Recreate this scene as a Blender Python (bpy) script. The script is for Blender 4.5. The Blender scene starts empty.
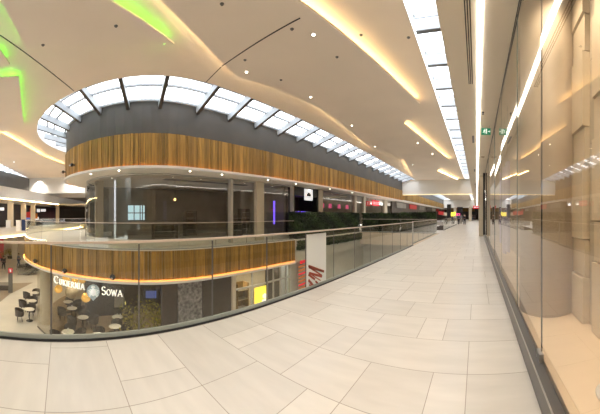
import bpy, bmesh, math, random
from mathutils import Vector, Matrix
from mathutils.geometry import tessellate_polygon
random.seed(7)
PI = math.pi
scn = bpy.context.scene
C = scn.collection

# ------------------------------------------------------------------ camera, world, exposure
F, PX0, PY0, EYE = 264.0, 476.7, 215.5, 1.5      # a stitched cylindrical panorama, eye 1.5 m above the gallery floor
cd = bpy.data.cameras.new('camera'); cam = bpy.data.objects.new('camera', cd); C.objects.link(cam)
cam.location = (0, 0, EYE); cam.rotation_euler = (PI / 2, 0, 0)
cd.type = 'PANO'; cd.panorama_type = 'CENTRAL_CYLINDRICAL'
cd.central_cylindrical_range_u_min = -PX0 / F
cd.central_cylindrical_range_u_max = (600 - PX0) / F
cd.central_cylindrical_range_v_min = (PY0 - 414) / F
cd.central_cylindrical_range_v_max = PY0 / F
cd.central_cylindrical_radius = 1.0
cd.clip_end = 500
scn.camera = cam
scn.view_settings.view_transform = 'Standard'; scn.view_settings.look = 'None'
scn.view_settings.gamma = 1.0; scn.view_settings.use_curve_mapping = False
scn.view_settings.exposure = 0.1
scn.cycles.use_denoising = True
scn.cycles.max_bounces = 8; scn.cycles.diffuse_bounces = 4; scn.cycles.glossy_bounces = 4
scn.cycles.transparent_max_bounces = 24; scn.cycles.transmission_bounces = 6
scn.cycles.sample_clamp_indirect = 6.0
scn.cycles.caustics_reflective = False; scn.cycles.caustics_refractive = False

w = bpy.data.worlds.new('world'); scn.world = w; w.use_nodes = True
nt = w.node_tree; bg = nt.nodes['Background']
tc = nt.nodes.new('ShaderNodeTexCoord'); nz = nt.nodes.new('ShaderNodeTexNoise'); nz.inputs['Scale'].default_value = 3
rp = nt.nodes.new('ShaderNodeValToRGB'); rp.color_ramp.elements[0].color = (.88, .93, 1, 1); rp.color_ramp.elements[1].color = (1, 1, 1, 1)
nt.links.new(tc.outputs['Generated'], nz.inputs['Vector']); nt.links.new(nz.outputs['Fac'], rp.inputs['Fac']); nt.links.new(rp.outputs['Color'], bg.inputs['Color'])
bg.inputs['Strength'].default_value = 5.0       # bright overcast sky

def portal(x, y, z, sx, sy):
    l = bpy.data.lights.new('sky_portal', 'AREA'); l.shape = 'RECTANGLE'; l.size = sx; l.size_y = sy; l.cycles.is_portal = True
    o = bpy.data.objects.new('sky_portal', l); C.objects.link(o); o.location = (x, y, z)
portal(-1.2, 14, 8.2, 2.2, 44); portal(-9.2, 15, 8.4, 4.5, 44); portal(-15, -.4, 8.4, 16, 6)
portal(-1.2, 60, 8.2, 2.2, 44); portal(-9.2, 60, 8.4, 4.5, 44)

LAMP_WARM = (1, .90, .77)
SPOT_W = 24.0          # base watts, multiplied for each downlight or added fill spot
COVE = 9.0             # cove LED strength

# ------------------------------------------------------------------ helpers
def th(px): return (px - PX0) / F
def ray(px, py, z):
    r = (z - EYE) * F / (PY0 - py); t = th(px)
    return (r * math.sin(t), r * math.cos(t))

class MB:
    def __init__(s): s.v = []; s.f = []; s.t = []
    def face(s, pts, tone=.5):
        i = len(s.v); s.v += [tuple(p) for p in pts]; s.f.append(tuple(range(i, i + len(pts)))); s.t.append(tone); return s
    def hexa(s, p, tone=.5):
        i = len(s.v); s.v += [tuple(q) for q in p]
        for q in ((3, 2, 1, 0), (4, 5, 6, 7), (0, 1, 5, 4), (1, 2, 6, 5), (2, 3, 7, 6), (3, 0, 4, 7)):
            s.f.append(tuple(i + k for k in q)); s.t.append(tone)
        return s
    def box(s, x0, x1, y0, y1, z0, z1, tone=.5):
        return s.hexa([(x0, y0, z0), (x1, y0, z0), (x1, y1, z0), (x0, y1, z0), (x0, y0, z1), (x1, y0, z1), (x1, y1, z1), (x0, y1, z1)], tone)
    def bar(s, a, b, wd, ht, up=(0, 0, 1), tone=.5):
        a = Vector(a); b = Vector(b); d = (b - a).normalized(); u = Vector(up); sd = d.cross(u)
        if sd.length < 1e-4: sd = d.cross(Vector((1, 0, 0)))
        sd.normalize(); u = sd.cross(d).normalized(); sd = sd * wd / 2; u = u * ht / 2
        return s.hexa([a - sd - u, a + sd - u, b + sd - u, b - sd - u, a - sd + u, a + sd + u, b + sd + u, b - sd + u], tone)
    def tube(s, pts, r, n=8, tone=.5, cap=True):
        pts = [Vector(p) for p in pts]; rs = r if isinstance(r, (list, tuple)) else [r] * len(pts); rings = []
        for k, p in enumerate(pts):
            d = (pts[min(k + 1, len(pts) - 1)] - pts[max(k - 1, 0)]).normalized()
            a = d.cross(Vector((0, 0, 1)));
            if a.length < 1e-3: a = Vector((1, 0, 0))
            a.normalize(); b = d.cross(a); i = len(s.v); rings.append(i)
            for q in range(n):
                an = 2 * PI * q / n; s.v.append(tuple(p + (a * math.cos(an) + b * math.sin(an)) * rs[k]))
        for k in range(len(pts) - 1):
            for q in range(n):
                s.f.append((rings[k] + q, rings[k] + (q + 1) % n, rings[k + 1] + (q + 1) % n, rings[k + 1] + q)); s.t.append(tone)
        if cap:
            s.f.append(tuple(rings[0] + q for q in reversed(range(n)))); s.t.append(tone)
            s.f.append(tuple(rings[-1] + q for q in range(n))); s.t.append(tone)
        return s
    def lathe(s, prof, c=(0, 0, 0), n=16, tone=.5):
        rings = []
        for (r, z) in prof:
            i = len(s.v); rings.append(i)
            for q in range(n):
                an = 2 * PI * q / n; s.v.append((c[0] + r * math.cos(an), c[1] + r * math.sin(an), c[2] + z))
        for k in range(len(prof) - 1):
            for q in range(n):
                s.f.append((rings[k] + q, rings[k] + (q + 1) % n, rings[k + 1] + (q + 1) % n, rings[k + 1] + q)); s.t.append(tone)
        s.f.append(tuple(rings[0] + q for q in reversed(range(n)))); s.t.append(tone)
        s.f.append(tuple(rings[-1] + q for q in range(n))); s.t.append(tone)
        return s
    def poly(s, outer, z, holes=(), down=False, tone=.5):
        loops = [[Vector((x, y, 0)) for x, y in l] for l in [outer] + list(holes)]
        flat = [v for l in loops for v in l]; i = len(s.v); s.v += [(v.x, v.y, z) for v in flat]
        for t in tessellate_polygon(loops):
            a, b, c = (flat[k] for k in t)
            cr = (b - a).cross(c - a).z
            if abs(cr) < 1e-9: continue
            t = tuple(t)
            if (cr > 0) == down: t = t[::-1]
            s.f.append(tuple(i + k for k in t)); s.t.append(tone)
        return s
    def prism(s, outer, z0, z1, holes=(), tone=.5):
        s.poly(outer, z0, holes, True, tone); s.poly(outer, z1, holes, False, tone)
        for l in [outer] + list(holes):
            for k in range(len(l)):
                a = l[k]; b = l[(k + 1) % len(l)]
                s.face([(a[0], a[1], z0), (b[0], b[1], z0), (b[0], b[1], z1), (a[0], a[1], z1)], tone)
        return s
    def wall(s, path, z0, z1, t=.1, tone=.5):          # open path, thickness t to the left of travel
        off = offset(path, t)
        for k in range(len(path) - 1):
            a, b, c, d = path[k], path[k + 1], off[k + 1], off[k]
            s.hexa([(a[0], a[1], z0), (b[0], b[1], z0), (c[0], c[1], z0), (d[0], d[1], z0), (a[0], a[1], z1), (b[0], b[1], z1), (c[0], c[1], z1), (d[0], d[1], z1)], tone)
        return s
    def build(s, name, mat, parent=None, smooth=False, bevel=0, loc=None):
        me = bpy.data.meshes.new(name); me.from_pydata(s.v, [], s.f)
        at = me.color_attributes.new('tone', 'FLOAT_COLOR', 'CORNER')
        n = 0
        for p in me.polygons:
            t = s.t[p.index]
            for _ in p.loop_indices: at.data[n].color = (t, t, t, 1); n += 1
        bm = bmesh.new(); bm.from_mesh(me); bmesh.ops.recalc_face_normals(bm, faces=bm.faces)
        if loc is not None:
            bmesh.ops.translate(bm, verts=bm.verts, vec=-Vector(loc))
        bm.to_mesh(me); bm.free()
        if smooth:
            for p in me.polygons: p.use_smooth = True
        me.materials.append(mat)
        o = bpy.data.objects.new(name, me); C.objects.link(o)
        if loc is not None: o.location = loc
        if bevel:
            m = o.modifiers.new('bevel', 'BEVEL'); m.width = bevel; m.segments = 2; m.limit_method = 'ANGLE'
        if parent: o.parent = parent
        return o

def offset(path, t):
    out = []
    for k, p in enumerate(path):
        a = path[max(k - 1, 0)]; b = path[min(k + 1, len(path) - 1)]
        dx, dy = b[0] - a[0], b[1] - a[1]; l = math.hypot(dx, dy) or 1
        out.append((p[0] - dy / l * t, p[1] + dx / l * t))
    return out
def thing(name, label, cat, loc=(0, 0, 0), rz=0, group=None):
    o = bpy.data.objects.new(name, None); C.objects.link(o); o.location = loc; o.rotation_euler = (0, 0, rz); o.empty_display_size = .1
    return tag(o, label, cat, group)
def tag(o, label, cat, group=None):
    o['label'] = label; o['category'] = cat
    if group: o['group'] = group
    return o
def struct(o, label=None):
    o['kind'] = 'structure'
    if label: o['label'] = label
    return o
def dup(o, loc=None, rz=None, label=None, parent=None, group=None):
    c = o.copy(); C.objects.link(c)
    if parent: c.parent = parent
    if loc is not None: c.location = loc
    if rz is not None: c.rotation_euler = (0, 0, rz)
    if label: c['label'] = label
    if group: c['group'] = group
    for ch in list(o.children): dup(ch, parent=c)
    return c

# ------------------------------------------------------------------ materials
def mat(name, col, rough=.5, metal=0, spec=.5, emit=0, ecol=None, noise=0, nscale=4, tone=0, bump=0, stretch=None, coat=0):
    m = bpy.data.materials.new(name); m.use_nodes = True; nt = m.node_tree; b = nt.nodes['Principled BSDF']; L = nt.links.new
    b.inputs['Base Color'].default_value = (*col, 1); b.inputs['Roughness'].default_value = rough; b.inputs['Metallic'].default_value = metal
    b.inputs['Specular IOR Level'].default_value = spec; b.inputs['Coat Weight'].default_value = coat
    if emit: b.inputs['Emission Color'].default_value = (*(ecol or col), 1); b.inputs['Emission Strength'].default_value = emit
    if noise or tone:
        tc = nt.nodes.new('ShaderNodeTexCoord'); mp = nt.nodes.new('ShaderNodeMapping'); L(tc.outputs['Object'], mp.inputs['Vector'])
        if stretch: mp.inputs['Scale'].default_value = stretch
        n = nt.nodes.new('ShaderNodeTexNoise'); n.inputs['Scale'].default_value = nscale; n.inputs['Detail'].default_value = 6; L(mp.outputs[0], n.inputs['Vector'])
        mr = nt.nodes.new('ShaderNodeMapRange'); mr.inputs['From Min'].default_value = .3; mr.inputs['From Max'].default_value = .7
        mr.inputs['To Min'].default_value = 1 - noise; mr.inputs['To Max'].default_value = 1 + noise; L(n.outputs['Fac'], mr.inputs['Value'])
        src = mr.outputs[0]
        if tone:
            at = nt.nodes.new('ShaderNodeAttribute'); at.attribute_name = 'tone'
            m2 = nt.nodes.new('ShaderNodeMapRange'); m2.inputs['To Min'].default_value = 1 - tone; m2.inputs['To Max'].default_value = 1 + tone; L(at.outputs['Fac'], m2.inputs['Value'])
            mu = nt.nodes.new('ShaderNodeMath'); mu.operation = 'MULTIPLY'; L(src, mu.inputs[0]); L(m2.outputs[0], mu.inputs[1]); src = mu.outputs[0]
        mx = nt.nodes.new('ShaderNodeVectorMath'); mx.operation = 'SCALE'; mx.inputs[0].default_value = col; L(src, mx.inputs['Scale']); L(mx.outputs[0], b.inputs['Base Color'])
        if bump:
            bp = nt.nodes.new('ShaderNodeBump'); bp.inputs['Strength'].default_value = bump; bp.inputs['Distance'].default_value = .02; L(n.outputs['Fac'], bp.inputs['Height']); L(bp.outputs[0], b.inputs['Normal'])
    return m
def glass(name, tint=(.9, .93, .9), boost=1.0, ior=1.5, film=None):
    m = bpy.data.materials.new(name); m.use_nodes = True; nt = m.node_tree; nt.nodes.remove(nt.nodes['Principled BSDF']); L = nt.links.new
    out = nt.nodes['Material Output']; tr = nt.nodes.new('ShaderNodeBsdfTransparent'); tr.inputs[0].default_value = (*tint, 1)
    gl = nt.nodes.new('ShaderNodeBsdfGlossy'); gl.inputs['Roughness'].default_value = 0.0; gl.inputs['Color'].default_value = (.96, .96, .96, 1)
    # Schlick reflectance from the facing angle, the same from both sides of the sheet
    lw = nt.nodes.new('ShaderNodeLayerWeight'); lw.inputs['Blend'].default_value = .5
    p = nt.nodes.new('ShaderNodeMath'); p.operation = 'POWER'; p.inputs[1].default_value = 5; L(lw.outputs['Facing'], p.inputs[0])
    r0 = ((ior - 1) / (ior + 1)) ** 2 * boost
    mr = nt.nodes.new('ShaderNodeMapRange'); mr.inputs['To Min'].default_value = r0; mr.inputs['To Max'].default_value = 1; L(p.outputs[0], mr.inputs['Value'])
    mx = nt.nodes.new('ShaderNodeMixShader'); L(mr.outputs[0], mx.inputs[0]); L(tr.outputs[0], mx.inputs[1]); L(gl.outputs[0], mx.inputs[2]); L(mx.outputs[0], out.inputs[0])
    return m

M = {}
M['ceiling'] = mat('ceiling paint', (.84, .745, .64), .75, noise=.03, nscale=.6)
M['soffit'] = mat('soffit paint', (.88, .80, .67), .7, noise=.02, nscale=.6)
M['white'] = mat('white paint', (.80, .79, .76), .5, noise=.02)
M['plaster'] = mat('grey plaster', (.078, .074, .068), .6, noise=.10, nscale=1.2)
M['tile'] = mat('limestone tile', (.58, .547, .50), .28, noise=.055, nscale=1.6, tone=.07, stretch=(1, 4.5, 1))
M['grout'] = mat('grout', (.33, .29, .25), .8)
M['lowfloor'] = mat('lower floor', (.70, .66, .59), .35, noise=.06, nscale=1.0)
M['lowinlay'] = mat('lower floor inlay', (.36, .29, .21), .4, noise=.08, nscale=1.0)
M['cafefloor'] = mat('cafe floor', (.34, .25, .15), .35, noise=.12, nscale=1.5)
M['wood'] = mat('timber boards', (.29, .165, .036), .5, noise=.28, nscale=3, tone=.42, stretch=(6, 6, .35))
M['amber'] = mat('amber led', (1, .36, .04), emit=14, ecol=(1, .36, .04))
M['amber2'] = mat('faint amber led', (1, .36, .04), emit=1.0, ecol=(1, .30, .02))
M['cove_far'] = mat('bright warm led', (1, .74, .36), emit=COVE * 5, ecol=(1, .72, .38))
M['cove_soft'] = mat('soft warm led', (1, .80, .45), emit=1.3, ecol=(1, .78, .42))
M['bulk'] = mat('bulkhead paint', (.86, .84, .80), .6)
M['cove'] = mat('warm led', (1, .74, .36), emit=COVE * 3.5, ecol=(1, .70, .33))
M['green_led'] = mat('green led', (.2, 1, .05), emit=COVE * 1.9, ecol=(.16, 1, .06))
M['led'] = mat('linear light', (1, .97, .9), emit=9, ecol=(1, .94, .84))
M['lamp'] = mat('lamp lens', (1, .95, .85), emit=14, ecol=(1, .92, .78))
M['steel'] = mat('brushed steel', (.50, .49, .47), .32, metal=.9, noise=.08, nscale=20)
M['rail'] = mat('handrail', (.74, .62, .52), .35, metal=.3)
M['rim'] = mat('white rim', (.74, .72, .68), .4)
M['clamp'] = mat('grey clamp strip', (.36, .39, .36), .35)
M['dark'] = mat('dark metal', (.035, .035, .038), .4, metal=.4)
M['darkg'] = mat('grey aluminium', (.16, .155, .15), .35, metal=.7)
M['beam'] = mat('beam steel', (.40, .43, .46), .45)
M['beamdark'] = mat('beam cap', (.06, .055, .05), .5)
M['frame'] = mat('shop frame', (.50, .47, .42), .45)
M['black'] = mat('black panel', (.012, .012, .014), .35)
M['brownwall'] = mat('dark brown cladding', (.065, .05, .04), .4, noise=.1)
M['shop'] = mat('shop interior', (.28, .255, .22), .7, noise=.15, nscale=.8)
M['shopfloor'] = mat('shop floor', (.26, .24, .21), .4, noise=.1)
M['void'] = mat('void wall', (.50, .49, .43), .6, noise=.04)
M['beige'] = mat('beige wall', (.60, .50, .38), .6, noise=.04)
M['panel'] = mat('display panel', (.66, .56, .42), .55, tone=.20, noise=.02)
M['deck'] = mat('display deck', (.82, .66, .48), .5, noise=.02)
M['column'] = mat('column', (.50, .41, .30), .55, noise=.03)
M['leaf'] = mat('leaves', (.022, .042, .010), .6, tone=.75, noise=.4, nscale=2.5)
M['leafy'] = mat('yellow leaves', (.30, .27, .04), .6, tone=.5, noise=.3)
M['planter'] = mat('planter', (.03, .035, .025), .6)
M['red'] = mat('red sign', (.75, .03, .05), .4, emit=.45, ecol=(.85, .03, .06))
M['redpaint'] = mat('red paint', (.55, .03, .03), .4)
M['script'] = mat('red brown lettering', (.36, .07, .04), .5)
M['yellow'] = mat('yellow sign', (.95, .75, .05), .4, emit=1.0, ecol=(1, .82, .10))
M['pink'] = mat('pink light', (.95, .1, .35), .4, emit=.5, ecol=(.95, .08, .30))
M['purple'] = mat('violet light', (.2, .1, .9), .4, emit=2.2, ecol=(.16, .08, .9))
M['white_sign'] = mat('lit white', (.9, .9, .9), .4, emit=.6, ecol=(1, 1, 1))
M['blue'] = mat('blue panel', (.02, .05, .16), .4)
M['screen'] = mat('blue screen', (.1, .15, .5), .2, emit=.25, ecol=(.18, .25, .8))
M['gold'] = mat('gold glass', (.75, .45, .10), .18, metal=.75, emit=.7, ecol=(1, .55, .12))
M['beigeglobe'] = mat('beige globe', (.50, .41, .27), .6, noise=.2, nscale=14)
M['table'] = mat('table top', (.85, .82, .74), .4)
M['chair'] = mat('dark rattan', (.075, .06, .05), .6, noise=.2, nscale=14)
M['crest'] = mat('pale blue crest', (.50, .62, .68), .4, noise=.3, nscale=20)
M['exit'] = mat('exit green', (.01, .20, .10), .4, emit=.25, ecol=(.02, .4, .2))
M['pic'] = mat('exit white', (.9, .95, .9), .4, emit=.6, ecol=(.9, 1, .92))
M['skin'] = mat('skin', (.55, .33, .24), .6)
M['cloth_dark'] = mat('dark cloth', (.03, .03, .04), .8)
M['cloth_grey'] = mat('grey cloth', (.22, .22, .24), .8)
M['jeans'] = mat('denim', (.06, .08, .14), .8)
M['hair'] = mat('hair', (.04, .025, .015), .7)
M['lilac'] = mat('lilac fabric', (.72, .68, .86), .6, noise=.1)
M['cream'] = mat('cream column', (.62, .54, .42), .55)
M['frost'] = mat('frosted white', (.86, .88, .85), .3)
M['stonepat'] = mat('patterned grey panel', (.20, .19, .19), .6, noise=.75, nscale=7)
M['orange'] = mat('orange board', (.75, .25, .04), .5, emit=.05, ecol=(.9, .3, .05))
M['winpane'] = mat('daylit pane', (.7, .8, .85), .4, emit=.75, ecol=(.75, 1.10, 1.17))
M['warm'] = mat('warm bulb', (1, .6, .2), emit=4, ecol=(1, .58, .2))
G = {}
G['rail'] = glass('railing glass', (.86, .87, .80), 1.0)
G['shop'] = glass('storefront glass', (.90, .88, .84), 2.6)
G['far'] = glass('store glass', (.74, .74, .72), 3.2)
G['sky'] = glass('skylight glass', (.93, .95, .97), 1)

# ------------------------------------------------------------------ outlines
def nose(cx, cy, a, b, y_end, n=40, y_end2=None):
    """path from the corridor side of an island round its nose to the far side"""
    p = []
    ys = y_end; k = max(2, int((y_end - cy) / 1.0))
    for i in range(k): p.append((cx + a, y_end + (cy - y_end) * i / k))
    for i in range(n + 1):
        an = -PI * i / n; p.append((cx + a * math.cos(an), cy + b * math.sin(an)))
    y2 = y_end if y_end2 is None else y_end2
    for i in range(1, k + 1): p.append((cx - a, cy + (y2 - cy) * i / k))
    return p
SLAB = nose(-20, 6, 9.6, 8.7, 35.8)            # island gallery edge
BAND = nose(-15.6, 5.3, 5.2, 5.05, 36)           # upper timber band
OUT = nose(-15.6, 5.3, 7.3, 6.75, 36)            # edge of the ceiling round the island rooflight
STORE = nose(-15.6, 5.3, 3.8, 3.85, 36)             # island shop glazing
LOWG = nose(-20, 6, 9.3, 8.4, 21.9)            # lower shop fronts under the slab
ZC, ZF = 6.4, -5.2

# ------------------------------------------------------------------ floors
def in_g(): pass
g = MB()
JX = [-2.99, -2.66, -2.33, -2.01, -1.69, -1.37, -1.05, -.73, -.41, -.09, .23]
FIX = {-1: [-2.66, -2.01, -1.05], 0: [-2.99, -2.01, -1.05], 1: [-2.33, -2.01, -1.05], 2: [-2.01, -1.37, -1.05, -.09], 3: [-2.66, -2.33, -1.69, -1.05, -.41, -.09],
       4: [-2.66, -1.69, -1.37, -.09], 5: [-2.33, -1.37, -.73, -.41], 6: [-2.66, -1.69, -1.05, -.09]}
def tiles(x0, x1, row0, row1, fixed):
    for i in range(row0, row1):
        y0 = -.13 + .655 * i; y1 = y0 + .655
        if fixed and i in FIX: js = FIX[i]
        else:
            js = []; x = -2.99 - 12 * .32
            while x < x1:
                x += .32 * random.choice((1, 2, 2, 3, 3, 4)); js.append(x)
        js = [j for j in js if x0 + .05 < j < x1 - .05]
        e = [x0] + js + [x1]
        for a, b in zip(e, e[1:]):
            q = .0035
            tn = min(1, max(0, random.gauss(.5, .22)))
            if b - a < .4: tn = min(1, tn + .35)
            g.face([(a + q, y0 + q, 0), (b - q, y0 + q, 0), (b - q, y1 - q, 0), (a + q, y1 - q, 0)], tn)
tiles(-3.12, .49, -14, 34, True)
tiles(-10.4, .49, 34, 41, False); tiles(-3.3, .49, 41, 92, False); tiles(-14.4, .49, 92, 152, False)
fl = MB().box(-3.14, .70, -9.3, 22.1, -.4, -.003).box(-10.4, .70, 22.12, 26.7, -.8, -.003).box(-3.3, .7, 26.7, 60, -.8, -.003).box(-14.4, .7, 60, 100, -.8, -.003)
f0 = struct(fl.build('floor', M['grout']))
g.build('tiling', M['tile'], f0)
# island gallery slab and its pale floor
o = MB().prism(SLAB, -1.37, -.01).build('floor.001', M['lowfloor']); struct(o)
st = MB().wall(SLAB, -.012, .012, -.25).build('trim_1', M['rim']); struct(st)
# lower floor, darker inlay and cafe floor
struct(MB().box(-62, .5, -32, 101, ZF - .3, ZF).build('floor.002', M['lowfloor']))
struct(MB().box(-14.6, -10.4, 35.82, 100, -1.37, -.01).build('floor.010', M['lowfloor']))
inlay = [ray(0, 283.5, ZF), ray(33, 282.5, ZF), ray(10, 294, ZF), ray(0, 302, ZF), (-24, -9), (-30, -9)]
struct(MB().prism(inlay, ZF, ZF + .006).build('floor.003', M['lowinlay']))
cafe = nose(-18.0, 6, 7.0, 7.0, 8.5)
struct(MB().prism(cafe, ZF, ZF + .008).build('floor.004', M['cafefloor']))

# ------------------------------------------------------------------ ceiling
SX0, SX1 = -1.66, -.56
outer = [(-75, -20), (SX1, -20), (SX1, 35.9), (-40, 35.9), (-75, 35.9)]
hole1 = OUT[:-1] + [(OUT[-1][0], 35.6)]; hole1 = [(min(x, 99), min(y, 35.6)) for x, y in OUT]
strip = [(SX0, -5), (SX1 - .001, -5), (SX1 - .001, 35.5), (SX0, 35.5)]
# far west rooflight edge
W0 = Vector((*ray(0, 164, ZC), 0)); W1 = Vector((*ray(32, 180, ZC), 0)); WD = (W1 - W0).normalized(); WN = Vector((WD.y, -WD.x, 0))
if WN.y > 0: WN = -WN
def wp(s, n): v = W0 + WD * s + WN * n; return (v.x, v.y)
hole3 = [wp(-8, 0), wp(10.6, 0), wp(10.6, 2.4), wp(-8, 2.4)]
ce = MB().poly([(-75, -20), (SX1, -20), (SX1, -5), (SX0, -5), (SX0, 35.5), (SX1, 35.5), (SX1, 35.9), (-75, 35.9)], ZC, [hole1, hole3], True)
ce.poly([(-75, 36.3), (SX1, 36.3), (SX1, 38), (SX0, 38), (SX0, 82), (SX1, 82), (SX1, 100), (-75, 100)], ZC, [[(-8.3, 38), (-8.3, 82), (-20, 82), (-20, 38)]], True)
struct(ce.build('ceiling', M['ceiling']))
# low ceiling along the shopfront
sf = MB().box(SX1, .62, -9, 100, 4.4, 4.5).box(SX1, SX1 + .08, -9, 100, 4.5, 7.3)
struct(sf.build('ceiling.001', M['soffit']))
struct(MB().box(.62, 1.6, -9, 30, 4.36, 4.46).build('ceiling.002', M['soffit']))
# cross bulkheads
struct(MB().box(-30, SX1, 35.9, 36.3, 4.42, 7.6).build('wall_crossing', M['bulk']))
struct(MB().box(-30, SX1, 82.5, 83, 3.9, 7.6).build('wall_crossing.001', M['bulk']))
MBx = MB().box(-10.3, SX1, 35.84, 35.9, 4.36, 4.42); struct(MBx.build('trim_2', M['cove_soft']))
# rooflight shaft walls
struct(MB().box(-2.35, -2.25, -5, 35.5, ZC + .04, 7.6).box(-2.25, SX0, -5, 35.5, ZC + .002, ZC + .04).box(-2.35, -2.25, 38, 82, ZC + .04, 7.6)
       .box(-2.35, SX1, -5.1, -5, ZC + .04, 7.6).box(-2.35, SX1, 35.5, 35.9, ZC, 7.6).build('wall_rooflight', M['white']))
struct(MB().wall(OUT, ZC + .004, 7.25, .12).build('wall_rooflight.001', M['white']))
struct(MB().wall([hole3[0], hole3[1], hole3[2]], ZC + .004, 7.4, -.12).build('wall_rooflight.002', M['white']))

# lowered ceiling plates with cove light along their edges
ZP = 6.16
def P(px, py): return ray(px, py, ZP)
def plate(name, pts, edges, led, idx):
    o = MB().prism(pts, ZP, ZP + .05).build(name, M['ceiling']); struct(o)
    for (a, b) in edges:
        a = Vector(pts[a]); b = Vector(pts[b]); c = sum((Vector(p) for p in pts), Vector((0, 0))) / len(pts)
        d = (b - a).normalized(); n = Vector((-d.y, d.x))
        if n.dot(c - a) < 0: n = -n
        sb_ = .14 if led is M['cove'] else .24
        a2 = a + n * sb_ + d * .1; b2 = b + n * sb_ - d * .1
        MB().bar((a2.x, a2.y, ZP + .065), (b2.x, b2.y, ZP + .065), .03, .02).build('cove_light', led, o)
right = [P(300, 0), P(420, 104), P(404, 124), P(450, 161), P(437, 171), P(457, 180)]
right[0] = (right[0][0] - .9, right[0][1] - 4.4)
left = [P(414, 178), P(404, 160), P(373, 150), P(323, 110), P(300, 99), P(235, 76), P(223, 64), P(160, 0), (-4.6, .9)]
pl = right + left
plate('ceiling.003', pl, [(0, 1), (2, 3), (4, 5)], M['cove'], 0)
o = bpy.data.objects['ceiling.003']
for a, b in ((P(437, 171), None), ):
    pass
for k in range(len(right), len(pl) - 1):
    a = Vector(pl[k]); b = Vector(pl[k + 1]); d = (b - a).normalized(); n = Vector((d.y, -d.x))
    if n.x < 0: n = -n
    a2 = a + n * .12 + d * .1; b2 = b + n * .12 - d * .1
    MB().bar((a2.x, a2.y, ZP + .06), (b2.x, b2.y, ZP + .06), .03, .03).build('cove_light', M['cove_far'], o)
A = [P(-14, -26), P(27, 50), P(60, 47), P(100, 45), P(140, 44), P(174, 44), P(150, 26), P(109, 0), (-4.2, .2), (-3.6, -1.2)]
plate('ceiling.004', A, [(0, 1), (5, 6), (6, 7)], M['green_led'], 1)
B = [(-7.0, -3.6), P(0, 50), P(10, 65), P(0, 67), (-8.6, -4.4)]
plate('ceiling.005', B, [(0, 1), (1, 2)], M['green_led'], 2)
Cc = [P(-2, 78), P(19, 77), P(24, 126), (-14.4, -3.3), (-12, -4.6)]
plate('ceiling.006', Cc, [(0, 1), (1, 2)], M['green_led'], 3)
D = [P(0, 133), P(45, 158), P(66, 166), (-30, .8), (-31, -2.5), wp(2, -.8), wp(-4, -.8)]
plate('ceiling.007', D, [(0, 1), (1, 2)], M['cove'], 4)
# expansion joints across the ceiling
struct(MB().bar((*P(300, 18), ZP - .004), (*P(222, 66), ZP - .004), .03, .01).build('trim_3', M['dark']))
struct(MB().bar((*ray(221, 67, ZC), ZC - .004), (*ray(206, 82, ZC), ZC - .004), .025, .01).build('trim_4', M['dark']))
struct(MB().bar((*ray(0, 35, ZC), ZC - .004), (*ray(74, 91, ZC), ZC - .004), .03, .01).build('trim_5', M['dark']))

# ------------------------------------------------------------------ island: walls, rooflight
INNER = offset(BAND, -.02)
struct(MB().wall(BAND, 5.0, 6.42, -.12).build('wall_island', M['plaster']))
struct(MB().prism(offset(BAND, -.15), 5.9, 6.0).build('ceiling.008', M['plaster']))
struct(MB().prism(offset(BAND, -.02), 3.54, 3.62).build('ceiling.009', M['soffit']))

def boards(path, z0, z1, out=.05, y0=None):
    mb = MB()
    # walk along the path in random widths
    seg = [(Vector(a), Vector(b)) for a, b in zip(path, path[1:])]
    pos = 0; k = 0; cur = Vector(path[0])
    total = sum((b - a).length for a, b in seg)
    def at(s):
        for a, b in seg:
            l = (b - a).length
            if s <= l: return a + (b - a) * (s / l), (b - a).normalized()
            s -= l
        return seg[-1][1], (seg[-1][1] - seg[-1][0]).normalized()
    s = 0
    while s < total - .02:
        wd = random.choice((.09, .12, .12, .18, .24)); e = min(total, s + wd - .012)
        (a, d), (b, _) = at(s), at(e); n = Vector((d.y, -d.x)) * -1
        dep = out + random.uniform(-.02, .02)
        t = min(1, max(0, random.gauss(.5, .26)))
        p = [a, b, b + n * dep, a + n * dep]
        mb.hexa([(q.x, q.y, z0) for q in p] + [(q.x, q.y, z1) for q in p], t)
        s += wd
    return mb
up = thing('timber_fascia', 'band of upright warm brown boards around the island above the upper shops', 'cladding', (-10.4, 12, 3.6))
def under(o, parent):
    o.parent = parent; o.matrix_parent_inverse = Matrix.Translation(-Vector(parent.location)); return o
under(boards(BAND, 3.645, 5.02).build('boards', M['wood']), up)
under(MB().wall(offset(BAND, .01), 3.52, 3.55, .13).wall(offset(BAND, .12), 3.55, 3.63, .02).build('white_rim', M['rim']), up)
under(MB().wall(offset(BAND, .07), 3.56, 3.57, .03).build('amber_light_line', M['amber']), up)
lo = thing('timber_fascia', 'band of upright brown boards on the island slab edge above the cafe', 'cladding', (-10.4, 6, -1.4))
SLABW = [p for p in SLAB if not (p[0] > -11 and p[1] > 12.7) and not (p[0] < -20 and p[1] > 22)]; SLABW = [(-10.4, 12.6)] + SLABW
under(boards(SLABW, -1.27, -.03).build('boards', M['wood']), lo)
under(MB().wall(offset(SLABW, .01), -1.45, -1.42, .13).wall(offset(SLABW, .12), -1.42, -1.33, .02).build('white_rim', M['rim']), lo)
under(MB().wall(offset(SLABW, .07), -1.405, -1.395, .04).build('amber_light_line', M['amber']), lo)

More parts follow.
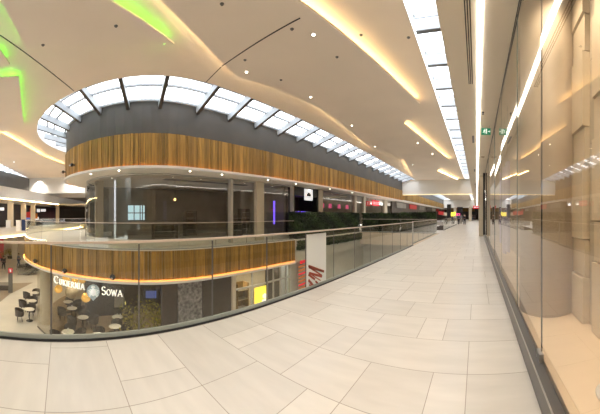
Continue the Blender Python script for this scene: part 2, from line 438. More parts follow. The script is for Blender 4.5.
# island rooflight: sloping glass ring, radial beams, a purlin
def lerp2(a, b, t): return (a[0] + (b[0] - a[0]) * t, a[1] + (b[1] - a[1]) * t)
n = len(BAND)
gm = MB()
ZI, ZO = 6.42, 7.1
for k in range(n - 1):
    gm.face([(*BAND[k], ZI), (*BAND[k + 1], ZI), (*OUT[k + 1], ZO), (*OUT[k], ZO)])
rl = thing('rooflight', 'curved glass rooflight wrapping the timber island, cross beams under white sky', 'skylight', (-9.3, 15, 6.7))
under(gm.build('glazing', G['sky']), rl)
for t in (.04, .42, .66):
    pm = MB()
    for k in range(n - 1):
        a = lerp2(BAND[k], OUT[k], t); b = lerp2(BAND[k + 1], OUT[k + 1], t); z = ZI + (ZO - ZI) * t - .04
        pm.bar((*a, z), (*b, z), .09, .08)
    under(pm.build('purlin', M['beam']), rl)
def beam(a, b):
    d = Vector((b[0] - a[0], b[1] - a[1], ZO - ZI)); 
    p0 = Vector((*a, ZI - .17)); p1 = Vector((*b, ZO - .17)) + Vector((d.x, d.y, 0)).normalized() * .25
    q = under(MB().bar(p0, p1, .14, .32).build('beam', M['beam']), rl)
    s = MB().bar(p0 - Vector((0, 0, .17)), p1 - Vector((0, 0, .17)), .15, .02).build('beam_cap', M['beamdark'])
    s.parent = q
yb = 36 - .4
while yb > 5.6:
    beam((-10.4, yb), (-8.3, yb)); yb -= 1.75
for i in range(1, 12):
    an = -PI * i / 11.6 + .03; beam((-15.6 + 5.2 * math.cos(an), 5.3 + 5.05 * math.sin(an)), (-15.6 + 7.3 * math.cos(an), 5.3 + 6.75 * math.sin(an)))
# strip rooflight
sr = thing('rooflight', 'narrow straight glass rooflight above the walkway with grey cross beams', 'skylight', (-1.2, 15, 6.9))
under(MB().face([(-2.3, -5, 7.5), (SX1, -5, 7.5), (SX1, 35.5, 7.5), (-2.3, 35.5, 7.5)]).build('glazing', G['sky']), sr)
y = -4.2 + 1.78 * 0
ys = []
y0 = 7.6
while y0 > -4.5: y0 -= 1.8
y0 += 1.8
while y0 < 35.3: ys.append(y0); y0 += 1.8
for y in ys:
    q = under(MB().bar((-1.77, y, 7.07), (SX1, y, 7.07), .12, .32).build('beam', M['beam']), sr)
    MB().bar((-1.77, y, 6.90), (SX1, y, 6.90), .14, .02).build('beam_cap', M['beamdark'], q)
    under(MB().bar((-1.90, y, 7.38), (SX1, y, 7.38), .05, .14).build('transom', M['beam']), sr)
under(MB().box(-1.84, -1.825, -5, 35.5, 7.36, 7.38).build('edge_rod', M['beamdark']), sr)
sr2 = thing('rooflight', 'distant strip rooflight beyond the white cross bulkhead', 'skylight', (-1.2, 60, 6.9))
under(MB().face([(-2.3, 38, 7.5), (SX1, 38, 7.5), (SX1, 82, 7.5), (-2.3, 82, 7.5)]).build('glazing', G['sky']), sr2)
for k in range(24): under(MB().bar((-1.80, 39 + k * 1.8, 7.0), (SX1, 39 + k * 1.8, 7.0), .1, .3).build('beam', M['beam']), sr2)
rl2 = thing('rooflight', 'distant wide rooflight above the timber band beyond the white bulkhead', 'skylight', (-9.3, 60, 6.9))
under(MB().face([(-10.4, 38, 6.5), (-10.4, 82, 6.5), (-8.3, 82, 7.1), (-8.3, 38, 7.1)]).build('glazing', G['sky']), rl2)
for k in range(24): under(MB().bar((-10.4, 39 + k * 1.8, 6.35), (-8.3, 39 + k * 1.8, 6.95), .1, .22).build('beam', M['beam']), rl2)
struct(MB().box(-10.6, -10.4, 36.3, 100, 5.0, 6.6).box(-20, -10.4, 36.3, 100, 6.0, 6.1).build('wall_island.001', M['plaster']))
fb = thing('timber_fascia', 'far continuation of the board band beyond the white bulkhead', 'cladding', (-10.4, 60, 3.6))
under(boards([(-10.4, 100), (-10.4, 36)], 3.72, 5.02).build('boards', M['wood']), fb)
under(MB().box(-10.55, -10.3, 36, 100, 3.6, 3.68).build('white_rim', M['rim']), fb)
struct(MB().box(-14.6, -10.4, 36, 100, 3.66, 3.72).build('ceiling.010', M['soffit']))
# west rooflight with its grey wall
wr = thing('rooflight', 'far left rooflight strip above a grey wall at the photo edge', 'skylight', (*wp(2, 1), 6.8))
a, b, c, d = hole3
under(MB().face([(*a, 7.3), (*b, 7.3), (*c, 6.7), (*d, 6.7)]).build('glazing', G['sky']), wr)
for k in range(10):
    p0 = wp(-7 + k * 1.75, 0); p1 = wp(-7 + k * 1.75, 2.4)
    under(MB().bar((*p0, 7.05), (*p1, 6.5), .12, .22).build('beam', M['beam']), wr)

# ------------------------------------------------------------------ right: shopfront display window
XG = .577
struct(MB().box(.49, .575, -3, 60, 0, .2).build('baseboard_right', M['darkg']))
struct(MB().box(.487, .495, -3, 60, .19, .207).build('trim_6', M['steel']))
sg = thing('glass_shopfront', 'tall frameless glass shopfront on the right, mirroring the walkway', 'shopfront', (XG, 3, .2))
js = [-3, 1.0, 2.32, 3.76, 6.2, 8.6, 11.0, 13.4, 15.8, 18.0, 22, 26, 30, 36, 42, 50, 60]
for k, (a, b) in enumerate(zip(js, js[1:])):
    sl = (.004, -.0035, .003, -.002)[k % 4] * min(1, 2.4 / (b - a)) * (b - a)
    m_ = MB().hexa([(XG - sl, a + .006, .19), (XG + .012 - sl, a + .006, .19), (XG + .012 + sl, b - .006, .19), (XG + sl, b - .006, .19),
                    (XG - sl, a + .006, 4.4), (XG + .012 - sl, a + .006, 4.4), (XG + .012 + sl, b - .006, 4.4), (XG + sl, b - .006, 4.4)])
    # a single reflecting sheet
    m1 = MB().face([(XG - sl, a + .006, .19), (XG + sl, b - .006, .19), (XG + sl, b - .006, 4.4), (XG - sl, a + .006, 4.4)])
    under(m1.build('glass_panel', G['shop']), sg)
    under(MB().box(XG - .002, XG + .012, a - (.005 if k == 2 else .0015), a + (.005 if k == 2 else .0015), .19, 4.4).build('joint_seal', M['dark' if k == 2 else 'clamp']), sg)
under(MB().box(XG - .03, XG + .01, 2.26, 2.38, .19, .27).build('glass_clamp', M['steel']), sg)
struct(MB().box(.566, .574, -3, 60, 4.37, 4.41).box(.588, .60, -3, 60, 4.37, 4.41).build('trim_7', M['darkg']))
# inside the display window
struct(MB().box(.60, 1.32, -3, 17.8, .0, .198).build('floor.005', M['deck']))
pw = MB()
ysn = [4.0, 3.37, 2.89, 2.68, 2.20, 1.99, 1.51, 1.30, .82, .61, .13, -.08, -.56, -.77, -1.25, -2.0, -3]
for k, (b, a) in enumerate(zip(ysn, ysn[1:])):
    wide = k % 2 == 1; z = .2 + ((-.21, -.12)[wide] - (.23 * (k % 3))); q = k; g_ = .008
    while z < 4.36:
        h = (.45, .91)[q % 2] if wide else (.91, 1.0)[q % 2]; q += 1
        z0 = max(.2, z); z1 = min(4.36, z + h)
        if z1 - z0 > .03:
            pr = ((.075, .045)[q % 2]) if wide else 0
            x0 = 1.30 - pr; x1 = x0 + .018
            pw.hexa([(x0, a + g_, z0 + g_), (1.36, a + g_, z0 + g_), (1.36, b - g_, z0 + g_), (x1, b - g_, z0 + g_), (x0, a + g_, z1 - g_), (1.36, a + g_, z1 - g_), (1.36, b - g_, z1 - g_), (x1, b - g_, z1 - g_)], random.uniform(.75, 1) if wide else random.uniform(.0, .25))
        z += h
o = struct(MB().box(1.33, 1.42, -3, 17.8, .0, 4.40).build('wall_display', M['beige']))
pw.build('relief_panels', M['panel'], o)
co = MB().lathe([(.40, .2), (.40, 4.358)], (1.0, 3.62, 0), 40).build('round_column', M['column'], smooth=False)
for p in co.data.polygons: p.use_smooth = len(p.vertices) == 4
tag(co, 'broad round beige column standing inside the right display window', 'column')
tag(MB().lathe([(.03, .198), (.13, .20), (.135, .215), (.125, .225), (.02, .227), (.012, .26), (.0, .26)], (.96, 1.68, 0), 28).build('display_stand_base', M['rim'], smooth=True), 'round pale stand base on the display window deck at the right edge', 'display stand')
struct(MB().box(1.4, 1.5, 17.85, 60, 0, 4.39).box(.7, 1.4, 17.85, 60, -.4, 0).build('wall_display.002', M['beige']))
struct(MB().box(.6, 1.33, 17.7, 17.8, .198, 4.36).build('wall_display.001', M['beige']))
for k, (yy, zz) in enumerate(((6.7, .55), (7.5, .40), (8.5, .6))):  # made-up strips standing in for a violet-white sheen in the glass
    mb = MB(); xs = [.80 + .05 * math.sin(i * 1.3) for i in range(9)]
    for i in range(8):
        y0 = yy + i * .04; mb.hexa([(xs[i], y0, zz), (xs[i] + .01, y0, zz), (xs[i + 1] + .01, y0 + .04, zz), (xs[i + 1], y0 + .04, zz), (xs[i], y0, 2.9), (xs[i] + .01, y0, 2.9), (xs[i + 1] + .01, y0 + .04, 2.9), (xs[i + 1], y0 + .04, 2.9)])
    ho = mb.build('hanging_fabric', M['lilac']); MB().box(.79, .81, yy, yy + .32, 2.9, 2.94).box(.795, .805, yy + .15, yy + .16, 2.94, 4.36).build('hanging_rod', M['steel'], ho)
    tag(ho, ['pale lilac fabric strip hanging in the display window, nearest of the three', 'pale lilac fabric strip hanging in the display window, middle one', 'pale lilac fabric strip hanging in the display window, farthest one'][k], 'fabric', 'lilac fabric strips in the display window')
# post where the glass front ends
tag(MB().box(.43, .56, 17.75, 17.95, 0.2, 4.36).build('shopfront_post', M['dark']), 'dark upright post on the right shopfront line near the vanishing point', 'post')
tag(MB().box(.16, .46, 19.2, 19.7, 0, 4.4).build('cladding_pillar', M['cream']), 'slim cream pillar beside the dark shopfront post at the vanishing point', 'pillar')
# linear light, slots, exit sign, fixtures on the low ceiling
tag(MB().box(.012, .088, -6, 90, 4.38, 4.3995).build('linear_light', M['led']), 'continuous white light line in the low ceiling above the walkway', 'light')
vt = thing('air_slot_diffuser', 'long black slotted air vent in the ceiling beside the white light line', 'vent', (-.13, 3, 4.4))
under(MB().box(-.185, -.075, .5, 5.87, 4.392, 4.402).build('frame', M['soffit']), vt)
for k in range(3): under(MB().box(-.175 + k * .036, -.157 + k * .036, .55, 5.8, 4.388, 4.393).build('slot', M['beamdark']), vt)
for k, (yy) in enumerate((9.6, 16.5, 24)):
    tag(MB().box(-.17, -.10, yy, yy + .9, 4.385, 4.40).build('air_slot_diffuser', M['darkg']), ['short dark ceiling slot vent beyond the long one', 'second short dark ceiling slot further along the light line', 'farthest short ceiling slot along the light line'][k], 'vent', 'short ceiling slots')
es = thing('exit_sign', 'green emergency exit sign with white figure hanging by the shopfront glass', 'sign', (.30, 8.5, 4.05))
under(MB().box(.15, .45, 8.49, 8.52, 4.10, 4.31).build('sign_panel', M['exit']), es)
for a in (.18, .41): under(MB().box(a, a + .01, 8.5, 8.51, 4.31, 4.4).build('hanger', M['steel']), es)
mb = MB()   # running figure, arrow and doorway
mb.bar((.235, 8.485, 4.215), (.255, 8.485, 4.255), .028, .004, (0, 1, 0)).lathe([(.0, -.014), (.014, 0), (0, .014)], (.262, 8.486, 4.276), 8)
mb.bar((.235, 8.485, 4.215), (.262, 8.485, 4.175), .014, .004, (0, 1, 0)).bar((.262, 8.485, 4.175), (.257, 8.485, 4.14), .012, .004, (0, 1, 0))
mb.bar((.235, 8.485, 4.215), (.222, 8.485, 4.175), .014, .004, (0, 1, 0)).bar((.222, 8.485, 4.175), (.197, 8.485, 4.168), .012, .004, (0, 1, 0))
mb.bar((.252, 8.485, 4.25), (.282, 8.485, 4.225), .010, .004, (0, 1, 0)).bar((.25, 8.485, 4.25), (.222, 8.485, 4.24), .010, .004, (0, 1, 0))
mb.box(.29, .33, 8.483, 8.487, 4.135, 4.285)
mb.bar((.36, 8.485, 4.205), (.42, 8.485, 4.205), .02, .004, (0, 1, 0)).face([(.41, 8.484, 4.165), (.44, 8.484, 4.205), (.41, 8.484, 4.245)])
under(mb.build('pictogram', M['pic']), es)
tag(MB().lathe([(.09, 4.40), (.09, 4.37), (.06, 4.34), (.0, 4.33)], (.30, 13.0, 0), 16).build('ceiling_speaker', M['beige']), 'round beige fitting on the low ceiling beyond the exit sign', 'ceiling fitting')
tag(MB().lathe([(.03, 4.40), (.03, 4.385), (.012, 4.37), (.012, 4.34), (.03, 4.335), (.0, 4.33)], (.175, 7.4, 0), 10).build('sprinkler', M['dark']), 'small dark sprinkler head in the low ceiling before the exit sign', 'sprinkler')

# ------------------------------------------------------------------ near glass railing
def railing(name, label, path, joints_len, z=0, h=1.185, t=.014, seal=True, gm_=G['rail'], base=True, start=0):
    loc = (*path[0], z); r = thing(name, label, 'railing', loc)
    under(MB().wall(offset(path, -.03), z + h - .026, z + h, .06).build('handrail', M['rail']), r)
    under(MB().wall(offset(path, -.03), z - .03, z + .02, .06).build('base_channel', M['dark']), r)
    under(MB().wall(offset(path, -.012), z + .02, z + .07, .024).build('clamp_strip', M['clamp']), r)
    seg = [(Vector(a), Vector(b)) for a, b in zip(path, path[1:])]; total = sum((b - a).length for a, b in seg)
    cum = [0]
    for a, b in seg: cum.append(cum[-1] + (b - a).length)
    def at(s):
        for k, (a, b) in enumerate(seg):
            if s <= cum[k + 1] + 1e-6: return a + (b - a) * ((s - cum[k]) / max(1e-6, cum[k + 1] - cum[k]))
        return Vector(path[-1])
    s = start
    while s < total - .05:
        e = min(total, s + joints_len)
        pts = [at(s + .01)] + [Vector(path[k]) for k in range(len(path)) if s + .05 < cum[k] < e - .05] + [at(e - .01)]
        mb = MB()
        for a, b in zip(pts, pts[1:]): mb.face([(a.x, a.y, z + .05), (b.x, b.y, z + .05), (b.x, b.y, z + h - .03), (a.x, a.y, z + h - .03)])
        under(mb.build('glass_panel', gm_), r)
        if seal and s > 0:
            p = at(s); under(MB().box(p.x - .005, p.x + .005, p.y - (.010 if s < 7.6 else .004), p.y + (.010 if s < 7.6 else .004), z + .04, z + h - .04).build('joint_seal', M['darkg']), r)
        s = e
    return r
near = railing('glass_railing', 'nearest glass balustrade with pinkish metal handrail along the walkway edge', [(-3.17, -3.37), (-3.17, 12.83)], 1.08)
under(MB().box(-3.195, -3.145, 12.80, 12.86, 0, 1.18).build('end_post', M['steel']), near)
# white film on one panel with red brush lettering
tag(MB().box(-3.168, -3.164, 4.21, 4.93, .07, 1.12).build('white_banner', M['frost']), 'tall white panel hung behind the near railing glass', 'banner')
sc = MB()
def pxw(px, py, x=-3.161):
    t = th(px); r = x / math.sin(t); return (x, r * math.cos(t), EYE + (PY0 - py) / F * r)
for a, b, wd in (((308.5, 266), (324, 271.5), .05), ((324, 271.5), (309, 268), .02), ((309, 273), (322, 276.5), .05), ((309, 267), (322, 275.5), .03), ((308.5, 274.5), (315, 279.5), .045),
                 ((312, 275), (320.5, 280.5), .02), ((308.5, 280), (313.5, 286), .05), ((315.5, 281), (318, 283.8), .04), ((309, 285), (314, 286.0), .025)):
    sc.bar(pxw(*a), pxw(*b), .004, wd, (0, 0, 1))
tag(sc.build('brush_lettering', M['script']), 'red brown brush strokes at the foot of the white panel on the railing', 'lettering')
railing('glass_railing', 'second glass balustrade beyond the gap, in front of the hedge', [(-3.35, 13.5), (-3.35, 22.1), (-10.3, 22.1)], 1.4)
railing('glass_railing', 'distant glass balustrade beyond the hedge bridge', [(-3.4, 26.8), (-3.4, 60)], 2.4, seal=False)
ISL = [(-10.47, 12.6)] + [(x - (.07 if x > -20 else -.07), y) for x, y in SLAB if not (x > -11 and y > 12.5) and not (x < -20 and y > 22)]
railing('glass_railing', 'glass balustrade curving round the island gallery above the cafe', ISL, 1.9)
struct(MB().box(-3.24, -3.12, -3.4, 12.83, -.5, -.02).box(-10.4, -3.2, 21.98, 22.1, -1.1, -.02).build('trim_8', M['beige']))
struct(MB().box(-3.5, -3.14, 12.9, 22.1, -.5, 0).box(-3.14, 0.4, -9, 22, -1.2, -.41).build('floor.006', M['beige']))

# ------------------------------------------------------------------ hedges
def hedge(name, label, x0, x1, y0, y1, z0, z1, n, mt='leaf'):
    t = thing(name, label, 'hedge', ((x0 + x1) / 2, (y0 + y1) / 2, z0))
    mb = MB(); rnd = random.Random(hash(label) % 999 if False else len(label))
    for _ in range(n):
        f = rnd.random(); x = rnd.uniform(x0, x1); y = rnd.uniform(y0, y1); z = rnd.uniform(z0 + .2, z1)
        if f < .42: x = x1 - abs(rnd.gauss(0, .06))
        elif f < .6: y = y0 + abs(rnd.gauss(0, .06))
        elif f < .8: z = z1 - abs(rnd.gauss(0, .09))
        s = rnd.uniform(.06, .13); u = Vector((rnd.gauss(0, 1), rnd.gauss(0, 1), rnd.gauss(0, 1))).normalized(); v = u.orthogonal().normalized()
        c = Vector((x, y, z)); clump = .5 + .5 * math.sin(x * 3 + y * 2.3 + z * 4)
        mb.face([c - u * s, c + v * s * .45, c + u * s, c - v * s * .45], min(1, max(0, clump * .7 + rnd.uniform(-.1, .4))))
    under(mb.build('foliage', M[mt]), t)
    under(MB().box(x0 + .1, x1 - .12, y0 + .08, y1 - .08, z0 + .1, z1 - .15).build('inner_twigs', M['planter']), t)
    under(MB().box(x0, x1, y0, y1, z0, z0 + .2).build('planter', M['planter']), t)
hedge('hedge', 'long dark green hedge along the island edge opposite the railing', -11.1, -10.45, 12.9, 22.0, -.01, 1.7, 9000)
hedge('hedge', 'dark green hedge across the bridge in front of the far shops', -10.42, -6.9, 22.35, 22.95, 0, 1.7, 5000)
hedge('hedge', 'lighter green hedge at the corridor end of the bridge', -6.7, -3.55, 22.35, 22.95, 0, 1.75, 5000)
hg = MB(); rnd = random.Random(4)
for _ in range(5000):
    y = rnd.uniform(12.7, 22); z = rnd.uniform(-.62, -.1); x = -10.30 + rnd.uniform(-.02, .1); s = rnd.uniform(.05, .11)
    u = Vector((rnd.gauss(0, 1), rnd.gauss(0, 1), rnd.gauss(0, 1))).normalized(); v = u.orthogonal().normalized(); c = Vector((x, y, z))
    hg.face([c - u * s, c + v * s * .45, c + u * s, c - v * s * .45], rnd.random())
tag(hg.build('trailing_greenery', M['leaf']), 'green wall of trailing leaves under the long island hedge', 'greenery')

# ------------------------------------------------------------------ island upper shops
XS = -11.8
def Y(px, x=XS): return x / math.tan(th(px))
struct(MB().prism(nose(-15.6, 5.3, 3.7, 3.75, 36), .0, .02).build('floor.007', M['shopfloor']))
struct(MB().box(-19.2, -18.9, 1.7, 62, .0, 3.6).build('wall_shop_back', M['shop']))
struct(MB().box(-18.9, -12.3, Y(290) - .1, Y(290) + .1, .02, 3.6).box(-18.9, -12.3, Y(355) - .1, Y(355) + .1, .02, 3.6).build('wall_shop_divider', M['shop']))
gl_ = thing('shop_glazing', 'large curved glass shop wall around the island nose, upper gallery', 'shopfront', (XS, 6, 0))
STN = [(XS, Y(229) - .05)] + [p for p in STORE if not (p[0] > XS - .1 and p[1] > Y(229) - .2)]
mb = MB()
for a, b in zip(STN, STN[1:]): mb.face([(*a, .33), (*b, .33), (*b, 3.46), (*a, 3.46)])
under(mb.build('glass_panel', G['far']), gl_)
under(MB().wall(STN, 0.003, .33, -.10).build('plinth', M['rim']), gl_)
under(MB().wall(STN, 3.46, 3.53, -.1).build('header', M['frame']), gl_)
def front(label, y0, y1, sill=.30, head=3.45, m='far', hm='frame'):
    t = thing('shop_glazing', label, 'shopfront', (XS, y0, 0))
    under(MB().face([(XS, y0 + .01, sill), (XS, y1 - .01, sill), (XS, y1 - .01, head), (XS, y0 + .01, head)]).build('glass_panel', G[m]), t)
    under(MB().box(XS - .1, XS + .05, y0, y1, head, 3.53).build('header', M[hm]), t); under(MB().box(XS - .08, XS + .03, y0, y1, 0.003, sill + .02).build('plinth', M['rim']), t)
    return t
PST = [(228.3, 231.2, 'frame', 'slim pale frame post at the right end of the curved glazing'), (254.5, 262, 'cream', 'broad cream post between two dark shop windows'), (290.5, 292, 'frame', 'thin post left of the black shop opening'),
       (317, 321, 'cream', 'cream post right of the white projecting sign'), (353, 355, 'cream', 'cream post left of the red signs'), (362, 364, 'cream', 'slim cream post touching the small dark red sign'), (383, 386, 'cream', 'cream post behind the hedge right of the red signs')]
for a, b, mt, lab in PST:
    tag(MB().box(XS - .06, XS + .2, Y(a) + .012, Y(b) - .012, 0.003, 3.53).build('shop_post', M[mt]), lab, 'post')
front('glass shopfront right of the curved island glazing, with pale posts', Y(231.2), Y(254.5))
front('dark glass shopfront holding the violet neon tube', Y(262), Y(290.5))
front('dark glass shopfront with pink lights behind the hedge', Y(321), Y(353))
front('narrow glass shopfront left of the small dark red sign', Y(355), Y(362))
front('far shopfront with red signs behind the hedge', Y(364), Y(383))
ent = thing('black_shop_portal', 'black framed shop entrance with white sign panel above the hedge', 'shop entrance', (XS, Y(300), 0))
y0, y1 = Y(292) + .01, Y(317) - .01
for nm, b in (('lintel', (XS - .4, XS + .1, y0, y1, 2.9, 3.53)), ('jamb', (XS - .4, XS + .1, y0, y0 + .12, 0.003, 2.9)), ('jamb', (XS - .4, XS + .1, y1 - .12, y1, 0.003, 2.9)), ('back_panel', (XS - 2.5, XS - 2.4, y0, y1, .03, 3.5))):
    under(MB().box(*b).build(nm, M['black']), ent)
ws = thing('projecting_sign', 'white square sign with a small black mark over the black entrance', 'sign', (XS + .13, Y(307), 2.9))
a, b = Y(303), Y(311)
under(MB().box(XS + .11, XS + .16, a, b, 2.62, 3.45).build('sign_panel', M['white_sign']), ws)
c = (a + b) / 2
under(MB().box(XS + .161, XS + .166, c - .25, c + .25, 2.92, 3.10).box(XS + .161, XS + .166, c - .12, c + .12, 3.10, 3.20).build('mark', M['black']), ws)
tag(MB().box(-12.6, -12.55, 12.6 / math.tan(-th(273.3)), 12.6 / math.tan(-th(274.6)), .9, 2.5).build('neon_tube', M['purple']), 'upright violet neon tube inside the dark shop window', 'neon light')
tag(MB().box(-14.15, -14.1, Y(294.5) * 1.2, Y(307) * 1.2, 1.75, 1.85).build('neon_bar', M['purple']), 'dim violet light bar inside the black entrance', 'neon light')
for k, px in enumerate((319.5 + 3, 330, 339, 347)):
    p = thing('pink_lamp', ['pink window lamp, nearest of four above the hedge', 'second nearest pink window lamp above the hedge', 'third pink window lamp above the hedge', 'farthest pink window lamp above the hedge'][k], 'lamp', (-12.3, Y(px, -12.3), 2.15), 0, 'pink window lamps')
    MB().lathe([(.0, 0), (.16, 0), (.14, .36), (.05, .40), (0, .40)], n=12).build('shade', M['pink'], p)
    MB().tube([(0, 0, .40), (0, 0, 1.44)], .012, 6).build('cord', M['dark'], p)
for k, (a, b, z0, z1) in enumerate(((Y(365.5), Y(369.5), 2.55, 3.1), (Y(371.5), Y(378.5), 2.65, 3.3))):
    t = thing('red_shop_sign', ['small dark red square sign behind the hedge', 'bright red lit sign with white lettering above the hedge'][k], 'sign', (XS + .1, a, z0))
    under(MB().box(XS + .035, XS + .12, a, b, z0, z1).build('sign_box', M['red'] if k else M['redpaint']), t)
    under(MB().box(XS + .03, XS + .05, (a + b) / 2 - .03, (a + b) / 2 + .03, z1, 3.45).build('bracket', M['dark']), t)
    zc = (z0 + z1) / 2; nlet = 5 if k else 2
    for i in range(nlet):
        c = a + (b - a) * (i + .7) / (nlet + .4); q = .8 if k else .5; mb = MB().box(XS + .121, XS + .126, c - .14 * q, c - .06 * q, zc - .13, zc + .13).box(XS + .121, XS + .126, c - .06 * q, c + .12 * q, zc + .07, zc + .13).box(XS + .121, XS + .126, c - .06 * q, c + .12 * q, zc - .13, zc - .07)
        under(mb.build('letter', M['white_sign'] if k else M['rim']), t)
# things in the nose shop: window, bulb, desk, cabinets
wn = thing('lit_window', 'daylit window with pale panes deep inside the curved glazing', 'window', (-18.8, 5.4, 1.1))
wy0, wy1 = 4.8, 6.1
under(MB().box(-18.88, -18.84, wy0, wy1, 1.17, 2.25).build('panes', M['winpane']), wn)
mb = MB().box(-18.84, -18.80, wy0 - .05, wy0, 1.12, 2.30).box(-18.84, -18.80, wy1, wy1 + .05, 1.12, 2.30).box(-18.84, -18.80, wy0, wy1, 1.66, 1.72).box(-18.84, -18.8, wy0 - .05, wy1 + .05, 1.10, 1.17).box(-18.84, -18.8, wy0 - .05, wy1 + .05, 2.25, 2.30)
for q in (.36, .72, .86): mb.box(-18.84, -18.80, wy0 + (wy1 - wy0) * q - .03, wy0 + (wy1 - wy0) * q + .03, 1.17, 2.25)
under(mb.build('mullions', M['darkg']), wn)
bl = thing('pendant_bulb', 'single warm bulb hanging behind the curved glazing', 'lamp', (-14.0, 14.0 / math.tan(-th(175)), 2.42))
MB().lathe([(.0, -.08), (.07, -.03), (.07, .03), (.03, .09), (0, .10)], n=12).build('bulb', M['warm'], bl, smooth=True); MB().tube([(0, 0, .1), (0, 0, 1.15)], .01, 6).build('cord', M['dark'], bl)
for k, (yy, xx, hh, ll) in enumerate(((5.6, -15.6, .9, 1.6), (8.6, -17.2, 1.8, .9), (10.6, -14.5, 1.5, 1.0), (12.6, -15.8, 2.0, .8))):
    t = thing('shop_shelf', ['low counter inside the curved glazing', 'tall dark shelf inside the curved glazing', 'dark shelf unit behind the cream post window', 'tall dark shelf near the violet neon tube'][k], 'shelf', (xx, yy, .02))
    MB().box(-.25, .25, 0, .04, 0, hh).box(-.25, .25, ll - .04, ll, 0, hh).box(-.25, -.21, 0, ll, 0, hh).build('carcass', M['brownwall'], t)
    for z in range(int(hh / .42) + 1): MB().box(-.24, .24, .04, ll - .04, z * .42 + .02, z * .42 + .05).build('shelf_board', M['shop'], t)
struct(MB().box(-14.0, -13.5, 1.6 + 4, 11.5, 3.522, 3.538).build('trim_9', M['black']))
struct(MB().box(-12.2, -12.0, 36, 100, 0, 3.65).build('wall_far_shops', M['brownwall']))
# small spotlights in the soffit rim and on the boards
def hit(px, path):
    t = th(px); d = Vector((math.sin(t), math.cos(t))); best = None
    for a, b in zip(path, path[1:]):
        a = Vector(a); b = Vector(b); e = b - a; den = d.x * e.y - d.y * e.x
        if abs(den) < 1e-9: continue
        r = (a.x * e.y - a.y * e.x) / den; u = (a.x * d.y - a.y * d.x) / den
        if r > 0 and -1e-6 <= u <= 1 + 1e-6 and (best is None or r < best[0]): best = (r, d * r, Vector((e.y, -e.x)).normalized() * -1)
    return best
IN = offset(BAND, -.35)
sp0 = None
for k, px in enumerate((91, 119, 190, 222, 268, 296, 330, 352)):
    _, p, nn = hit(px, IN)
    o = MB().lathe([(.0, 3.52), (.038, 3.52), (.038, 3.538), (0, 3.538)], (0, 0, 0), 12).build('soffit_spotlight', M['lamp'])
    o.location = (p.x, p.y, 0)
    tag(o, 'small bright recessed spotlight under the upper timber band, number-free row: ' + ['leftmost at the nose', 'second from the nose', 'third, over the curved glazing', 'fourth, at the pale frame post', 'fifth, near the cream post', 'sixth, by the black entrance', 'seventh, over the pink lamps', 'last one near the red signs'][k].replace('number-free row: ', ''), 'spotlight', 'spotlights under the upper timber band')
    o['label'] = o['label'].replace('number-free row: ', '')
for k, (px, zz, path) in enumerate(((39, -1.05, SLAB), (68, -1.15, SLAB), (114, -1.15, SLAB), (67.3, 3.95, BAND), (76, 4.05, BAND))):
    _, p, nn = hit(px, path)
    if nn.y > 0 and k < 9: nn = Vector((0.5, -.85)).normalized() if nn.x <= 0 else -nn
    p = p + nn * .14
    t = thing('wall_spotlight', ['black ball spotlight on the lower boards at the nose tip', 'black ball spotlight on the lower boards above the first sign letters', 'largest black ball spotlight on the lower boards right of the crest', 'small grey spotlight at the left tip of the upper boards', 'small grey spotlight on the upper boards beside the tip'][k], 'spotlight', (p.x, p.y, zz), math.atan2(nn.y, nn.x), 'ball spotlights on the boards')
    s = 1 if k < 3 else .7
    MB().lathe([(0, -.13 * s), (.08 * s, -.10 * s), (.13 * s, 0), (.09 * s, .10 * s), (0, .13 * s)], (.10, 0, 0), 14).build('housing', M['dark'], t, smooth=True)
    MB().box(-.06, .04, -.04, .04, -.04, .04).build('bracket', M['darkg'], t)
    MB().tube([(.19, 0, -.02), (.24, 0, -.05)], .05 * s, 10).build('lens', M['steel'], t)

# ------------------------------------------------------------------ lower level under the island
struct(MB().box(-24, -11.6, 12.5, 12.7, ZF, -1.4).box(-17.6, -17.4, 1.5, 12.5, ZF, -1.4).build('wall_lower_back', M['brownwall']))
# cafe glazing round the nose
a_ = [p for p in LOWG if p[1] < 4.1 or p[0] < -17]
cg = thing('cafe_glazing', 'cafe glass wall below the island nose with the lettering above', 'shopfront', (-11, 3, ZF))
LG = [p for p in LOWG if p[1] <= 4.3 and p[0] > -16.2]
mb = MB()
for a, b in zip(LG, LG[1:]): mb.face([(*a, ZF + .05), (*b, ZF + .05), (*b, -1.45), (*a, -1.45)])
under(mb.build('glass_panel', glass('cafe glass', (.80, .78, .72), 1.2)), cg)
under(MB().wall(LG, -1.52, -1.46, -.06).build('header', M['darkg']), cg); under(MB().wall(LG, ZF + .01, ZF + .06, -.06).build('sill', M['darkg']), cg)
def lowbox(name, label, cat, px0, px1, z0, z1, m, x=-10.72, d=.15):
    ya = -x / math.tan(-th(px0)); yb = -x / math.tan(-th(px1))
    return tag(MB().box(x - d, x, ya, yb, z0, z1).build(name, M[m]), label, cat)
lowbox('dark_wall_panel', 'dark brown cladding panel right of the cafe plants', 'wall panel', 162, 177.5, ZF, -1.4, 'brownwall')
lowbox('patterned_panel', 'tall speckled grey panel between dark brown panels', 'wall panel', 178.5, 202, ZF, -1.4, 'stonepat', -10.68)
lowbox('dark_wall_panel', 'dark brown cladding panel right of the speckled grey panel', 'wall panel', 203, 231, ZF, -1.4, 'brownwall')
lowbox('pale_post', 'pale post between dark cladding and the yellow sign shop', 'post', 232.5, 236, ZF, -1.4, 'cream', -10.66)
struct(MB().box(-13.0, -12.9, 8.0, 12.5, ZF, -1.4).build('wall_lower_shop', M['beige']))
t = thing('shop_glazing', 'lower level shop window around the yellow sign', 'shopfront', (-10.7, 8.4, ZF))
under(MB().face([(-10.7, 8.3, ZF + .1), (-10.7, 12.6, ZF + .1), (-10.7, 12.6, -1.5), (-10.7, 8.3, -1.5)]).build('glass_panel', G['rail']), t)
